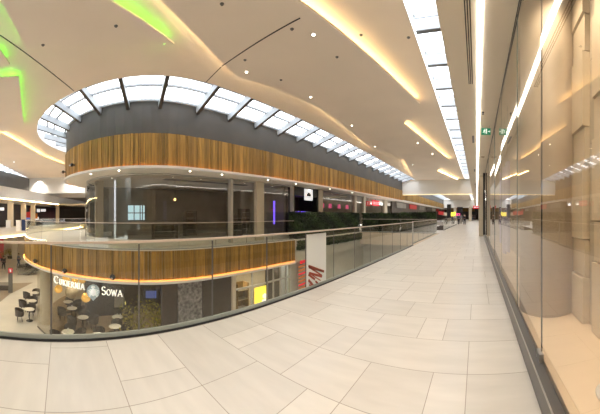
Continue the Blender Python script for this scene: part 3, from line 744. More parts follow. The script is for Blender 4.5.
mb = MB().box(-10.76, -10.66, 8.3, 12.6, -2.35, -2.27).box(-10.76, -10.66, 8.3, 12.6, ZF, ZF + .12)
for yy in (9.35, 10.5, 11.0, 11.6, 12.1, 12.55): mb.box(-10.76, -10.66, yy, yy + .06, ZF, -1.5)
under(mb.build('frame', M['frame']), t)
ysg = thing('yellow_sign', 'glowing yellow poster with white figure in the lower shop window', 'sign', (-10.62, 9.9, -3.3))
under(MB().box(-10.64, -10.58, 9.5, 10.4, -3.75, -2.42).build('sign_panel', M['yellow']), ysg)
under(MB().lathe([(0, -.16), (.15, -.05), (.15, .08), (0, .16)], (-10.57, 10.2, -2.98), 12).box(-10.575, -10.565, 10.0, 10.4, -3.45, -3.15).build('figure', M['white_sign']), ysg)
t = thing('shop_shelf', 'lit timber shelf left of the yellow sign on the lower level', 'shelf', (-11.6, 8.7, ZF))
MB().box(0, .5, 0, .05, 0, 3.0).box(0, .5, .75, .8, 0, 3.0).box(0, .04, 0, .8, 0, 3.0).build('carcass', M['wood'], t)
for z in range(6): MB().box(.02, .48, .05, .75, .1 + z * .5, .14 + z * .5).build('shelf_board', M['beige'], t)
# red slatted display and beige wall right of it
rd = thing('red_slat_display', 'stack of slanted red and orange boards seen through the railing near the white panel', 'display', (-10.6, 13.5, -3.5))
for k in range(9):
    z = -3.7 + k * .235; under(MB().bar((-10.55, 13.2, z), (-10.55, 14.1, z + .05), .04, .10).build('board', M['orange' if k % 3 else 'red']), rd)
under(MB().box(-10.62, -10.56, 13.1, 13.16, -4.9, -1.5).box(-10.62, -10.56, 14.14, 14.2, -4.9, -1.5).build('upright', M['steel']), rd)
tag(MB().hexa([(-10.6, 13.4, -1.62), (-10.5, 13.4, -1.62), (-10.5, 14.3, -1.55), (-10.6, 14.3, -1.55), (-10.6, 13.4, -1.36), (-10.5, 13.4, -1.36), (-10.5, 14.3, -1.40), (-10.6, 14.3, -1.40)]).build('lit_box', M['red']), 'small red lit sign above the red slatted display', 'sign')
struct(MB().box(-11.0, -10.8, 12.7, 24.0, ZF, -1.37).box(-11, 0, 23.6, 23.8, ZF, -.8).box(-10.42, -10.38, 12.66, 22, -1.37, -.6).build('wall_lower', M['void']))
struct(MB().box(-3.3, -3.2, -9, 24, ZF, -3.6).box(-.2, 0, -9, 24, ZF, -.4).build('wall_lower.001', M['void']))
struct(MB().box(-60, -8, -20.2, -20, ZF, 7.4).box(-8, .6, -13.2, -13, -1, 7.4).box(.62, .8, -13.2, -3.02, -.4, 4.4).build('wall_south', M['void']))
# screen and plants in the cafe right part
tv = thing('wall_screen', 'small blue lit screen under the slab right of the cafe lettering', 'screen', (-10.9, 3.8, -2.3))
_, p, nn = hit(151, offset(LOWG, -.35))
tv.location = (p.x, p.y, 0); tv.rotation_euler = (0, 0, math.atan2(-p.y, -p.x))
MB().box(-.02, .03, -.36, .36, -2.32, -1.84).build('housing', M['black'], tv); MB().box(.03, .035, -.24, .24, -2.25, -1.92).build('display', M['screen'], tv)
def plant(label, x, y, z, h, r, n=260, mt='leafy', pot='planter', name='potted_plant'):
    t = thing(name, label, 'plant', (x, y, z)); rnd = random.Random(int(abs(x * 100 + y * 10)))
    MB().lathe([(r * .5, 0), (r * .62, .35), (r * .55, .35), (r * .5, .31)], n=14).build('pot', M[pot], t)
    mb = MB(); s_ = MB()
    for k in range(9):
        a = rnd.uniform(0, 6.28); e = Vector((math.cos(a) * r * .8, math.sin(a) * r * .8, h * rnd.uniform(.7, 1)))
        s_.tube([(0, 0, .3), (e.x * .4, e.y * .4, h * .55), tuple(e)], .012, 5)
        for _ in range(n // 9):
            u = rnd.uniform(.3, 1.05); c = Vector((e.x * u, e.y * u, .3 + (e.z - .3) * u)) + Vector((rnd.gauss(0, .12), rnd.gauss(0, .12), rnd.gauss(0, .12))) * r * 1.6
            q = Vector((rnd.gauss(0, 1), rnd.gauss(0, 1), rnd.gauss(0, .6))).normalized(); v = q.orthogonal().normalized(); s = rnd.uniform(.05, .11)
            mb.face([c - q * s, c + v * s * .4, c + q * s, c - v * s * .4], rnd.random())
    s_.build('stems', M['brownwall'], t); mb.build('foliage', M[mt], t)
plant('leafy yellow green plant inside the cafe beside the brown panel', -12.1, 3.5, ZF, 2.6, .8, 500)
plant('second leafy plant deeper in the cafe behind the glass', -13.4, 5.0, ZF, 2.2, .7, 400)
tag(MB().bar((-11.2, 2.75, ZF + .2), (-11.4, 3.35, ZF + 1.2), .08, .14).build('yellow_ramp_board', M['yellow']), 'slanted yellow board at the cafe corner', 'board')
bx = MB().box(-11.05, -10.75, 3.0, 3.3, ZF, ZF + .62).build('crate', M['frost'], bevel=.01); tag(bx, 'white crate at the foot of the cafe plants', 'crate')
# cafe corner column
p = Vector((16.5 * math.sin(th(46.5)), 16.5 * math.cos(th(46.5))))
tag(MB().lathe([(.40, ZF), (.40, -1.4)], (p.x, p.y, 0), 24).build('round_column', M['cream'], smooth=False), 'beige round column at the left corner of the cafe', 'column')
# tables, chairs
def table(label, x, y, first=[None]):
    if first[0] is None:
        t = thing('cafe_table', label, 'table', (x, y, ZF), 0, 'round cafe tables')
        MB().lathe([(.0, .72), (.32, .72), (.335, .735), (.32, .75), (0, .75)], n=24).build('tabletop', M['table'], t)
        MB().lathe([(.03, .02), (.03, .72)], n=10).build('pedestal', M['dark'], t); MB().lathe([(.22, 0), (.22, .015), (.03, .03)], n=20).build('base', M['dark'], t)
        first[0] = t; return t
    return dup(first[0], (x, y, ZF), None, label)
def chair(label, x, y, rz, first=[None]):
    if first[0] is None:
        t = thing('tub_chair', label, 'chair', (x, y, ZF), rz, 'dark tub chairs in the cafe')
        MB().lathe([(.0, .38), (.24, .38), (.26, .42), (.24, .46), (0, .46)], n=18).build('seat', M['chair'], t)
        mb = MB(); N = 12
        for k in range(N):
            a0 = PI * .2 + PI * 1.6 * k / N; a1 = PI * .2 + PI * 1.6 * (k + 1) / N
            def pt(a, r, z): return (r * math.cos(a), r * math.sin(a), z)
            hh0 = .62 + .2 * math.sin((a0 - PI * .2) / 1.6) ; hh1 = .62 + .2 * math.sin((a1 - PI * .2) / 1.6)
            mb.hexa([pt(a0, .26, .36), pt(a0, .29, .36), pt(a1, .29, .36), pt(a1, .26, .36), pt(a0, .30, hh0), pt(a0, .33, hh0), pt(a1, .33, hh1), pt(a1, .30, hh1)])
        mb.build('backrest', M['chair'], t)
        for q in range(4):
            a = PI / 4 + q * PI / 2; MB().tube([(.16 * math.cos(a), .16 * math.sin(a), .38), (.23 * math.cos(a), .23 * math.sin(a), 0)], .014, 6).build('leg', M['dark'], t)
        first[0] = t; return t
    return dup(first[0], (x, y, ZF), rz, label)
TB = [(68, 331.5, 'round cafe table nearest the railing, left of centre'), (97, 335, 'round cafe table partly cut by the railing base'), (83, 317, 'round cafe table in the middle of the cafe'), (117.5, 316.5, 'round cafe table with glasses under the last sign letter'),
      (115, 326, 'round cafe table below the one with glasses'), (72, 308, 'round cafe table under the gold lamps'), (68, 301.5, 'round cafe table deepest under the beige globe'), (46.5, 310.5, 'round table right of the beige corner column foot'), (29.5, 309, 'white round table outside, nearest on the left'), (32, 300.5, 'white round table outside, middle of the left row'), (35, 292.5, 'white round table outside, farthest of the left row')]
for k, (px, py, lab) in enumerate(TB):
    x, y = ray(px, py, ZF + .75); table(lab, x, y)
    rr = Vector((x, y)).normalized(); sd = Vector((-rr.y, rr.x))
    for q, (s1, s2, w_) in enumerate(((.62, .1, 'beyond'), (.1, .62, 'right of'), (-.05, -.62, 'left of'))):
        if (k in (8, 9, 10) and q == 1) or (k, q) in ((4, 2), (7, 1), (7, 2)): continue
        c = Vector((x, y)) + rr * s1 - sd * s2
        if q == 2 and k in (1, 3, 6): continue
        chair('dark tub chair ' + w_ + ' the ' + lab.replace('round cafe table', 'table').replace(' round table', ' table'), c.x, c.y, math.atan2(y - c.y, x - c.x))
    if k in (0, 3, 5):
        for q in range(2 if k == 3 else 1):
            o = MB().lathe([(.035, .0), (.03, .02), (.035, .16), (.03, .16), (.0, .03)], n=10).build('tumbler', M['frost']); o.location = (x + .08 * q - .04, y + .16 * q, ZF + .75)
            tag(o, ['drinking glass on the cafe table nearest the railing', '', '', 'left glass on the table under the last sign letter', '', 'drinking glass on the table under the gold lamps'][k] if q == 0 else 'right glass on the table under the last sign letter', 'glass')
# pendant lamps
def pend(label, px, py, r, m, dist, first={}):
    t_ = th(px); x, y = dist * math.sin(t_), dist * math.cos(t_); z = EYE + (PY0 - py) / F * dist
    t = thing('globe_pendant', label, 'lamp', (x, y, z), 0, 'globe pendant lamps in the cafe')
    MB().lathe([(r * math.sin(a), -r * math.cos(a)) for a in [PI * q / 12 + .001 for q in range(12)] + [PI - .001]], n=20).build('globe', M[m], t, smooth=True)
    MB().tube([(0, 0, r), (0, 0, -1.4 - z)], .012, 6).build('cord', M['dark'], t)
pend('gold globe lamp left of the big beige globe', 58.5, 289, .22, 'gold', 14.2)
pend('large beige woven globe lamp behind the sign letters', 71.5, 292, .36, 'beigeglobe', 14.6)
pend('gold globe lamp just left of the crest', 86, 297.5, .245, 'gold', 13.6)
pend('gold globe lamp high behind the letter E', 66, 279, .21, 'gold', 14.0)
pend('gold globe lamp high behind the end of the first word', 82.5, 279.5, .22, 'gold', 15.4)
pend('gold globe lamp between the high pair', 74.5, 281, .20, 'gold', 15.0)
wt = thing('waiter_station', 'framed board on the cafe back wall under the last letters', 'board', (-14, 4, ZF))
_, p, nn = hit(119, offset(LOWG, -2.4)); wt.location = (p.x, p.y, 0); wt.rotation_euler = (0, 0, math.atan2(-p.y, -p.x))
MB().box(0, .04, -.32, .32, -3.55, -2.65).build('frame', M['dark'], wt); MB().box(.04, .05, -.25, .25, -3.47, -2.73).build('board', M['shop'], wt)

# sign lettering: thin serif strokes
def glyph(ch):
    T, th_ = .115, .045; S = []
    def st(*pts): S.append(pts)
    def arc(cx, cy, rx, ry, a0, a1, n=14): return [(cx + rx * math.cos(math.radians(a0 + (a1 - a0) * k / n)), cy + ry * math.sin(math.radians(a0 + (a1 - a0) * k / n))) for k in range(n + 1)]
    sf = .10; ser = []
    def serif(x, y, w_=sf): ser.append((x - w_, x + w_, y))
    wd = .7
    if ch == 'C': st(*arc(.42, .5, .36, .47, 50, 310)); ser.append((.62, .70, .80)); wd = .80
    elif ch == 'O': st(*arc(.42, .5, .36, .47, 0, 360, 24)); wd = .86
    elif ch == 'U': st((.14, 1), (.14, .35), *arc(.38, .35, .24, .32, 180, 360, 10), (.62, 1)); serif(.14, .97); serif(.62, .97); wd = .8
    elif ch == 'K': st((.14, 0), (.14, 1)); st((.62, 1), (.2, .48)); st((.28, .56), (.68, 0)); serif(.14, .03); serif(.14, .97); serif(.6, .97, .08); serif(.66, .03, .08); wd = .8
    elif ch == 'I': st((.15, 0), (.15, 1)); serif(.15, .03); serif(.15, .97); wd = .36
    elif ch == 'E': st((.14, 0), (.14, 1)); st((.14, .96), (.56, .96)); st((.14, .52), (.46, .52)); st((.14, .04), (.58, .04)); wd = .68
    elif ch == 'R': st((.14, 0), (.14, 1)); st((.14, .96), *arc(.34, .74, .22, .22, 90, -90, 10), (.14, .5)); st((.36, .5), (.66, 0)); serif(.14, .03); serif(.66, .03, .07); wd = .76
    elif ch == 'N': st((.14, 0), (.14, 1)); st((.14, 1), (.66, 0)); st((.66, 0), (.66, 1)); serif(.14, .03); serif(.14, .97); serif(.66, .97); wd = .84
    elif ch == 'A': st((.06, 0), (.40, 1)); st((.38, 1), (.72, 0)); st((.2, .34), (.58, .34)); serif(.08, .03, .09); serif(.70, .03, .09); wd = .8
    elif ch == 'S': st(*arc(.34, .74, .24, .23, 30, 270, 12), *arc(.34, .27, .27, .25, 90, -150, 12)); wd = .70
    elif ch == 'W': st((.06, 1), (.30, 0)); st((.30, 0), (.50, .9)); st((.50, .9), (.72, 0)); st((.72, 0), (.96, 1)); serif(.06, .97); serif(.96, .97); wd = 1.06
    mb = []
    for s in S:
        for a, b in zip(s, s[1:]):
            dx, dy = b[0] - a[0], b[1] - a[1]; l = math.hypot(dx, dy)
            if l < 1e-6: continue
            w_ = th_ + (T - th_) * abs(dy) / l; nx, ny = -dy / l * w_ / 2, dx / l * w_ / 2; ex, ey = dx / l * .015, dy / l * .015
            mb.append([(a[0] - nx - ex, a[1] - ny - ey), (b[0] - nx + ex, b[1] - ny + ey), (b[0] + nx + ex, b[1] + ny + ey), (a[0] + nx - ex, a[1] + ny - ey)])
    for x0, x1, y in ser: mb.append([(x0, y - .03), (x1, y - .03), (x1, y + .03), (x0, y + .03)])
    return mb, wd
SIGNP = offset(SLAB, -.02)
LM = mat('white letters', (.92, .90, .86), .4, emit=.7, ecol=(1, .97, .9))
def word(label, items, zb):
    t = thing('shop_lettering', label, 'sign', (0, 0, 0)); base = None
    for ch, px0, px1, hgt in items:
        r, p, nn = hit((px0 + px1) / 2, SIGNP)
        _, q0, _ = hit(px0, SIGNP); _, q1, _ = hit(px1, SIGNP)
        d = (q1 - q0).normalized(); sx = (q1 - q0).length; quads, wd = glyph(ch); nrm = Vector((d.y, -d.x))
        if nrm.dot(p) > 0: nrm = -nrm
        mb = MB()
        if base is None: base = (p.x, p.y, zb); t.location = base
        for qd in quads:
            f = []; bk = []
            for (u, v) in qd:
                c = q0 + d * ((u / wd * .92 + .03) * sx)
                f.append((c.x + nrm.x * .06, c.y + nrm.y * .06, zb + v * hgt)); bk.append((c.x, c.y, zb + v * hgt))
            mb.hexa(bk + f)
        under(mb.build('letter', LM), t)
    under(MB().build('x', LM), t) if False else None
xs = [54.3, 59.5, 63.0, 66.8, 68.4, 71.3, 75.0, 79.0, 80.8, 85.3]
word('white serif letters CUKIERNIA hung under the lower board band', [(c, xs[i] , xs[i + 1], .37 if i == 0 else .27) for i, c in enumerate('CUKIERNIA')], -1.93)
xs = [101.6, 106.6, 111.2, 117.6, 123.0]
word('white serif letters SOWA right of the pale crest', [(c, xs[i], xs[i + 1], .37 if i == 0 else .27) for i, c in enumerate('SOWA')], -2.02)
_, p, nn = hit(93.2, SIGNP)
cr = thing('crest_emblem', 'round pale blue crest with an owl between the two white words', 'emblem', (p.x, p.y, -1.93), math.atan2(-p.y, -p.x))
prof = [(0, -.42), (.12, -.30), (.24, -.20), (.30, -.03), (.27, .14), (.16, .27), (0, .33)]
pts = prof + [(-a, b) for a, b in reversed(prof[1:-1])]
mb = MB(); 
mb.v = [(0, a, b) for a, b in pts] + [(.06, a, b) for a, b in pts]; N = len(pts)
mb.f = [tuple(range(N)), tuple(range(N, 2 * N))] + [(k, (k + 1) % N, N + (k + 1) % N, N + k) for k in range(N)]; mb.t = [.5] * len(mb.f)
mb.build('shield', M['crest'], cr)
mb = MB()
mb.lathe([(0, -.2), (.11, -.12), (.13, 0), (.09, .12), (0, .15)], (.05, 0, -.02), 12)
for s in (-1, 1):
    for k in range(5): mb.bar((.08, s * .10, .1 - k * .06), (.07, s * (.24 - k * .015), .04 - k * .07), .02, .03)
mb.lathe([(0, -.06), (.09, 0), (.07, .07), (0, .09)], (.06, 0, .17), 12)
mb.build('owl_relief', mat('crest relief', (.92, .95, .96), .4, emit=.35, ecol=(.9, .96, 1)), cr)
for s in (-1, 1): MB().lathe([(0, -.012), (.013, 0), (0, .012)], (.145, s * .035, .19), 8).build('eye', M['dark'], cr)

# ------------------------------------------------------------------ far left hall
P0 = Vector((-24.8, -5.9)); DW = Vector((-.945, .327)); NW = Vector((-.327, -.945))
def fw(s, n): v = P0 + DW * s + NW * n; return (v.x, v.y)
def fs(px, n=0):
    t = th(px); d = Vector((math.sin(t), math.cos(t))); a = P0 + NW * n; den = d.x * DW.y - d.y * DW.x
    r = (a.x * DW.y - a.y * DW.x) / den; q = d * r - a; return q.dot(DW)
struct(MB().wall([fw(-6, .1), fw(34, .1)], 3.2, 4.3, -.3).build('wall_west', M['white']))
sE = fs(28.5, 1.9)
struct(MB().wall([fw(-6, 1.9), fw(sE, 1.9)], 4.3, 6.39, -.2).build('wall_west.001', M['plaster']))
struct(MB().wall([fw(sE, 2.2), fw(sE + 1.5, -9)], 4.34, 6.39, -.2).build('wall_west.006', M['white']))
struct(MB().prism([fw(-6, -.2), fw(34, -.2), fw(34, 2), fw(-6, 2)], 4.28, 4.34).build('trim_10', M['white']))
struct(MB().wall([fw(-6, -.06), fw(34, -.06)], 3.16, 3.24, -.06).build('trim_11', M['cove']))
struct(MB().prism([fw(-6, 0), fw(34, 0), fw(34, 5), fw(-6, 5)], 3.1, 3.2).build('ceiling.011', M['soffit']))
struct(MB().wall([fw(-6, 5), fw(34, 5)], 0, 3.2, -.2).build('wall_west.002', M['brownwall']))
struct(MB().prism([fw(-8, -.6), fw(36, -2.5), fw(36, 6), fw(-8, 6)], -.5, 0).build('floor.008', M['lowfloor']))
struct(MB().prism([fw(-8, -.66), fw(36, -2.56), fw(36, -2.5), fw(-8, -.6)], -.5, .35).build('trim_12', M['white']))
struct(MB().prism([fw(-8, -.72), fw(36, -2.62), fw(36, -2.56), fw(-8, -.66)], -.56, -.48).build('trim_13', M['cove']))
for k, px in enumerate((10.5, 23.5, 57.5, 75, 33)):
    s = fs(px, .6); x, y = fw(s, .6); 
    tag(MB().box(x - .28, x + .28, y - .28, y + .28, 0, 3.1).build('square_column', M['cream']), ['cream column at the far left arcade, nearest', 'second cream column of the far left arcade', 'cream column left of the small red sign in the arcade', 'cream column nearest the island glass in the arcade', 'cream column behind the blue kiosk'][k], 'column', 'cream columns of the far arcade')
LBL = [('white_pillar', 8.5, 231, 1.0, .42, 'white', 'short white pillar beyond the far gallery edge, left one', 'pillar'), ('white_pillar', 18.5, 231, 1.0, .42, 'white', 'short white pillar left of the blue kiosk', 'pillar'), ('blue_kiosk', 25, 230.5, 1.05, .62, 'blue', 'dark blue kiosk block on the far gallery', 'kiosk')]
for nm, px, py, h, wd, m, lab, cat in LBL:
    r = EYE * F / (py - PY0); t_ = th(px); x, y = r * math.sin(t_), r * math.cos(t_)
    o = MB().box(-wd / 2, wd / 2, -wd / 2, wd / 2, 0, h).box(-wd / 2 - .03, wd / 2 + .03, -wd / 2 - .03, wd / 2 + .03, h, h + .05).build(nm, M[m]); o.location = (x, y, 0); tag(o, lab, cat)
# shop lights and signs in the arcade
AR = [(2, 209, .5, .35, 'white_sign', 'lit white shop sign at the far left edge of the arcade'), (38.5, 210.5, .5, .5, 'white_sign', 'round white lamp in the arcade, left of the pair'), (43.3, 210.3, .75, .4, 'white_sign', 'white lamp in the arcade, right of the pair'),
      (37, 218.5, .5, .5, 'white_sign', 'low white lamp in the arcade under the pair'), (27.5, 215, 1.0, .9, 'redpaint', 'dark red poster between arcade columns'), (31, 213.5, .4, 1.6, 'redpaint', 'narrow dark red poster in the arcade'), (67, 216, 1.6, 1.3, 'red', 'red square sign with white mark in the arcade'),
      (27, 219, .9, .4, 'screen', 'small blue screen in the arcade'), (36, 216, .5, .8, 'orange', 'small orange poster behind the arcade columns')]
for k, (px, py, wd, ht, m, lab) in enumerate(AR):
    s = fs(px, 3); x, y = fw(s, 3); r = math.hypot(x, y); z = EYE + (PY0 - py) / F * r
    o = MB().box(-.05, .05, -wd / 2, wd / 2, -ht / 2, ht / 2).build('arcade_sign' if 'lamp' not in lab else 'arcade_lamp', M[m]); o.location = (x, y, z); o.rotation_euler = (0, 0, math.atan2(-y, -x))
    tag(o, lab, 'lamp' if 'lamp' in lab else 'sign')
    if k == 6:
        MB().box(.05, .06, -.25, .25, -.35, .1).lathe([(0, -.15), (.18, 0), (0, .15)], (.05, 0, .25), 10).build('white_mark', M['white_sign'], o)
# bulkhead closing the far left hall
struct(MB().box(-40, -39.7, -10, 22, 4.2, 7.5).build('wall_west.003', M['white']))
struct(MB().box(-62, -61.8, -12, 30, ZF, 7).build('wall_west.004', M['shop']))
struct(MB().box(-60, -40, -2, 30, 3.1, 3.3).build('ceiling.012', M['soffit']))
struct(MB().box(-60, -45, 0, 24, -.5, 0).build('floor.009', M['lowfloor']))
struct(MB().box(-50, -49.8, -1, 24, 0, 3.1).build('wall_west.005', M['brownwall']))
struct(MB().box(-44.2, -44, -12, 24, ZF, -.5).build('wall_lower.002', M['beige']))
# south closing wall of the lower level
struct(MB().wall([fw(-8, 11.5), fw(40, 11.5)], ZF, 0, -.2).build('wall_lower.003', M['beige']))

# lower hall things
x, y = ray(10.5, 292.5, ZF)
tt = thing('information_totem', 'grey information totem with red top on the lower floor', 'totem', (x, y, ZF), math.atan2(-y, -x))
MB().box(-.12, .12, -.19, .19, 0, 1.72).build('body', M['darkg'], tt, bevel=.01); MB().box(-.13, .13, -.2, .2, 1.72, 2.12).build('red_cap', M['redpaint'], tt); MB().box(.131, .136, -.05, .05, 1.80, 2.02).box(.131, .136, -.09, -.03, 1.95, 2.02).build('symbol', M['white_sign'], tt)
es = thing('escalator', 'dark escalator foot on the lower floor behind the island nose', 'escalator', (-30.5, -5.0, ZF), 0)
for xx in (0, 1.1):
    mb = MB(); mb.v = [(xx, 0, 0), (xx, 1.2, 0), (xx, 8.0, 4.0), (xx, 8.0, 5.0), (xx, 1.0, .9), (xx, 0, .9), (xx + .05, 0, 0), (xx + .05, 1.2, 0), (xx + .05, 8.0, 4.0), (xx + .05, 8.0, 5.0), (xx + .05, 1.0, .9), (xx + .05, 0, .9)]
    mb.f = [tuple(range(6)), tuple(range(6, 12))] + [(k, (k + 1) % 6, 6 + (k + 1) % 6, 6 + k) for k in range(6)]; mb.t = [.5] * 8
    mb.build('balustrade', G['far'], es); MB().tube([(xx + .02, -.1, .5), (xx + .02, -.05, .9), (xx + .02, 1.0, .98), (xx + .02, 8.0, 5.05)], .05, 8).build('handrail', M['dark'], es)
mb = MB()
for k in range(24): mb.box(.06, 1.09, .6 + k * .3, .9 + k * .3, -.0 + k * .17, .17 + k * .17)
mb.build('steps', M['steel'], es); MB().hexa([(0, 1.2, 0), (1.15, 1.2, 0), (1.15, 7.9, 3.3), (0, 7.9, 3.3), (0, 1.2, .01), (1.15, 1.2, .01), (1.15, 7.9, 3.9), (0, 7.9, 3.9)]).build('underside', M['dark'], es)
t = thing('pram', 'dark buggy beside the escalator foot on the lower floor', 'pram', (*ray(29.5, 271, ZF), ZF), .3)
MB().hexa([(-.3, -.4, .35), (.3, -.4, .35), (.3, .4, .35), (-.3, .4, .35), (-.35, -.5, .9), (.35, -.5, .9), (.35, .5, .8), (-.35, .5, .8)]).build('seat', M['cloth_dark'], t, bevel=.05)
for a in (-.28, .28):
    for b in (-.4, .4): MB().tube([(a - .03, b, .16), (a + .03, b, .16)], .16, 14).build('wheel', M['dark'], t)
MB().tube([(-.25, -.45, .85), (-.25, -.85, 1.1), (.25, -.85, 1.1), (.25, -.45, .85)], .02, 6).build('handle', M['steel'], t)
t = thing('lounge_bench', 'low brown seat block on the darker floor patch at the left edge', 'bench', (*ray(2, 289, ZF), ZF), .2)
MB().box(-.5, .5, -.7, .7, 0, .42).build('base', M['brownwall'], t, bevel=.03); MB().box(-.52, .52, -.72, .72, .42, .5).build('cushion', M['shop'], t, bevel=.03)
plant('yellow flowering plant in a dark pot on the lower floor, left one', *ray(3, 261, ZF), ZF, 1.6, .7, 300)
plant('yellow flowering plant in a dark pot on the lower floor, right one', *ray(10, 258.5, ZF), ZF, 1.6, .7, 300)
tag(MB().box(-40.2, -39.9, -10.5, -9.0, ZF, ZF + 3.4).build('red_shop_poster', M['redpaint']), 'dark red shop panel on the lower floor behind the yellow plants', 'panel')
tag(MB().box(-40.2, -39.8, -7.6, -6.8, ZF, ZF + 4.4).build('cream_pier', M['cream']), 'cream pier on the lower floor right of the yellow plants', 'pier')

# ------------------------------------------------------------------ people
def person(label, x, y, z, h, face, stride=.25, top='cloth_dark', legs='jeans', arm=.1):
    s = h / 1.75; t = thing('person', label, 'person', (x, y, z), face)
    J = {'pel': (0, 0, .95), 'sp': (.0, 0, 1.2), 'ch': (.02, 0, 1.40), 'nk': (.02, 0, 1.50), 'hb': (.03, 0, 1.58), 'ht': (.03, 0, 1.70),
         'hl': (0, .10, .90), 'hr': (0, -.10, .90), 'kl': (stride * .55, .10, .50), 'kr': (-stride * .3, -.10, .50), 'al': (stride, .10, .07), 'ar': (-stride, -.10, .09), 'tl': (stride + .17, .11, .03), 'tr': (-stride + .16, -.11, .03),
         'sl': (0, .19, 1.42), 'sr': (0, -.19, 1.42), 'el': (-arm, .25, 1.14), 'er': (arm, -.25, 1.14), 'wl': (-arm + .10, .26, .90), 'wr': (arm + .16, -.26, .92), 'fl': (-arm + .13, .26, .80), 'fr': (arm + .22, -.26, .83)}
    R = {'pel': .15, 'sp': .13, 'ch': .15, 'nk': .055, 'hb': .085, 'ht': .085, 'hl': .10, 'hr': .10, 'kl': .065, 'kr': .065, 'al': .045, 'ar': .045, 'tl': .035, 'tr': .035, 'sl': .065, 'sr': .065, 'el': .045, 'er': .045, 'wl': .032, 'wr': .032, 'fl': .025, 'fr': .025}
    E = [('pel', 'sp'), ('sp', 'ch'), ('ch', 'nk'), ('nk', 'hb'), ('hb', 'ht'), ('pel', 'hl'), ('pel', 'hr'), ('hl', 'kl'), ('kl', 'al'), ('al', 'tl'), ('hr', 'kr'), ('kr', 'ar'), ('ar', 'tr'), ('ch', 'sl'), ('ch', 'sr'), ('sl', 'el'), ('el', 'wl'), ('wl', 'fl'), ('sr', 'er'), ('er', 'wr'), ('wr', 'fr')]
    def skin(name, names, edges, m, grow=0, parent=t):
        ks = list(names); me = bpy.data.meshes.new(name); me.from_pydata([tuple(c * s for c in J[k]) for k in ks], [(ks.index(a), ks.index(b)) for a, b in edges], [])
        o = bpy.data.objects.new(name, me); C.objects.link(o); o.parent = parent; o.modifiers.new('skin', 'SKIN'); sb = o.modifiers.new('sub', 'SUBSURF'); sb.levels = 1; sb.render_levels = 1
        for i, k in enumerate(ks):
            v = me.skin_vertices[0].data[i]; v.radius = ((R[k] + grow) * s, (R[k] + grow) * s); v.use_root = i == 0
        me.materials.append(M[m]); return o
    skin('body', list(J), E, 'skin')
    skin('jacket', ['pel', 'sp', 'ch', 'sl', 'sr', 'el', 'er', 'wl', 'wr'], [('pel', 'sp'), ('sp', 'ch'), ('ch', 'sl'), ('ch', 'sr'), ('sl', 'el'), ('sr', 'er'), ('el', 'wl'), ('er', 'wr')], top, .022)
    skin('trousers', ['pel', 'hl', 'hr', 'kl', 'kr', 'al', 'ar'], [('pel', 'hl'), ('pel', 'hr'), ('hl', 'kl'), ('hr', 'kr'), ('kl', 'al'), ('kr', 'ar')], legs, .018)
    MB().lathe([(0, -.02), (.10, .02), (.105, .08), (.07, .14), (0, .16)], (.015, 0, 1.60), 12).build('hair', M['hair'], t, smooth=True).scale = (s, s, s)
PP = [(3.5, 270, ZF, 1.75, .6, 'person in dark coat walking on the lower floor at the left edge', 'cloth_dark', 'cloth_dark'), (18.5, 267, ZF, 1.8, 2.0, 'person in grey jacket beside the escalator foot', 'cloth_grey', 'jeans'),
      (464.5, 225, 0, 1.75, -1.5, 'person in black walking up the centre of the corridor', 'cloth_dark', 'cloth_dark'), (461, 224, 0, 1.7, 1.5, 'person in pale top left of the walker in black', 'cloth_grey', 'shop'),
      (458.6, 224.8, 0, 1.7, 1.5, 'person in dark blue near the distant balustrade', 'jeans', 'cloth_dark'), (472.5, 221, 0, 1.7, -1.5, 'distant person near the red sign', 'cloth_dark', 'jeans'), (475, 220.6, 0, 1.65, 1.5, 'distant person beside the cream pillar', 'cloth_dark', 'cloth_dark'), (469, 220, 0, 1.7, 1.4, 'distant person in grey between the centre walker and red sign', 'cloth_grey', 'cloth_dark')]
for px, py, z, h, fc, lab, a, b in PP:
    x, y = ray(px, py, z); person(lab, x, y, z, h, fc, top=a, legs=b)

# ------------------------------------------------------------------ corridor end
struct(MB().box(-20, 6, 99.5, 100, ZF, 7).build('wall_end', M['brownwall']))
tag(MB().box(-10.2, -.7, 98.9, 99.45, 3.0, 5.0).build('timber_bulkhead', M['wood']), 'brown timber band closing the far end of the corridor', 'cladding')
for k, (px, r, h, m, wd, lab, cat) in enumerate(((449, 50, 3.6, 'black', .7, 'black pillar at the distant left side of the corridor', 'pillar'), (460, 62, 3.5, 'black', 1.3, 'dark tall totem in the distant corridor', 'totem'), (470.3, 70, 3.9, 'cream', .8, 'cream column at the distant corridor end', 'column'), (455, 80, 3.9, 'cream', .8, 'cream column left of the dark distant totem', 'column'))):
    t_ = th(px); x, y = r * math.sin(t_), r * math.cos(t_); tag(MB().box(x - wd / 2, x + wd / 2, y - .3, y + .3, 0, h).build('corridor_pillar', M[m]), lab, cat)
for k, (px, py, r, wd, ht, m, lab) in enumerate(((451.5, 214.3, 62, 1.3, .9, 'yellow', 'bright yellow sign in the distant corridor'), (454.6, 213.6, 66, .5, .9, 'yellow', 'narrow yellow sign beside the bright yellow one'), (458, 214.5, 58, .9, .5, 'pink', 'pink sign right of the yellow ones'), (441, 213, 60, 1.2, .8, 'redpaint', 'dark red sign left of the yellow ones'), (446, 214, 60, 1.6, .7, 'beige', 'pale sign between dark red and yellow signs'), (448.6, 214.5, 61, .7, .7, 'redpaint', 'small red panel touching the yellow sign'))):
    t_ = th(px); x, y = r * math.sin(t_), r * math.cos(t_); z = EYE + (PY0 - py) / F * r
    o = MB().box(-wd / 2, wd / 2, -.06, .06, -ht / 2, ht / 2).build('corridor_sign', M[m]); o.location = (x, y, z); tag(o, lab, 'sign')
    MB().box(-.05, .05, -.04, .04, -z, -ht / 2).build('post', M['darkg'], o)
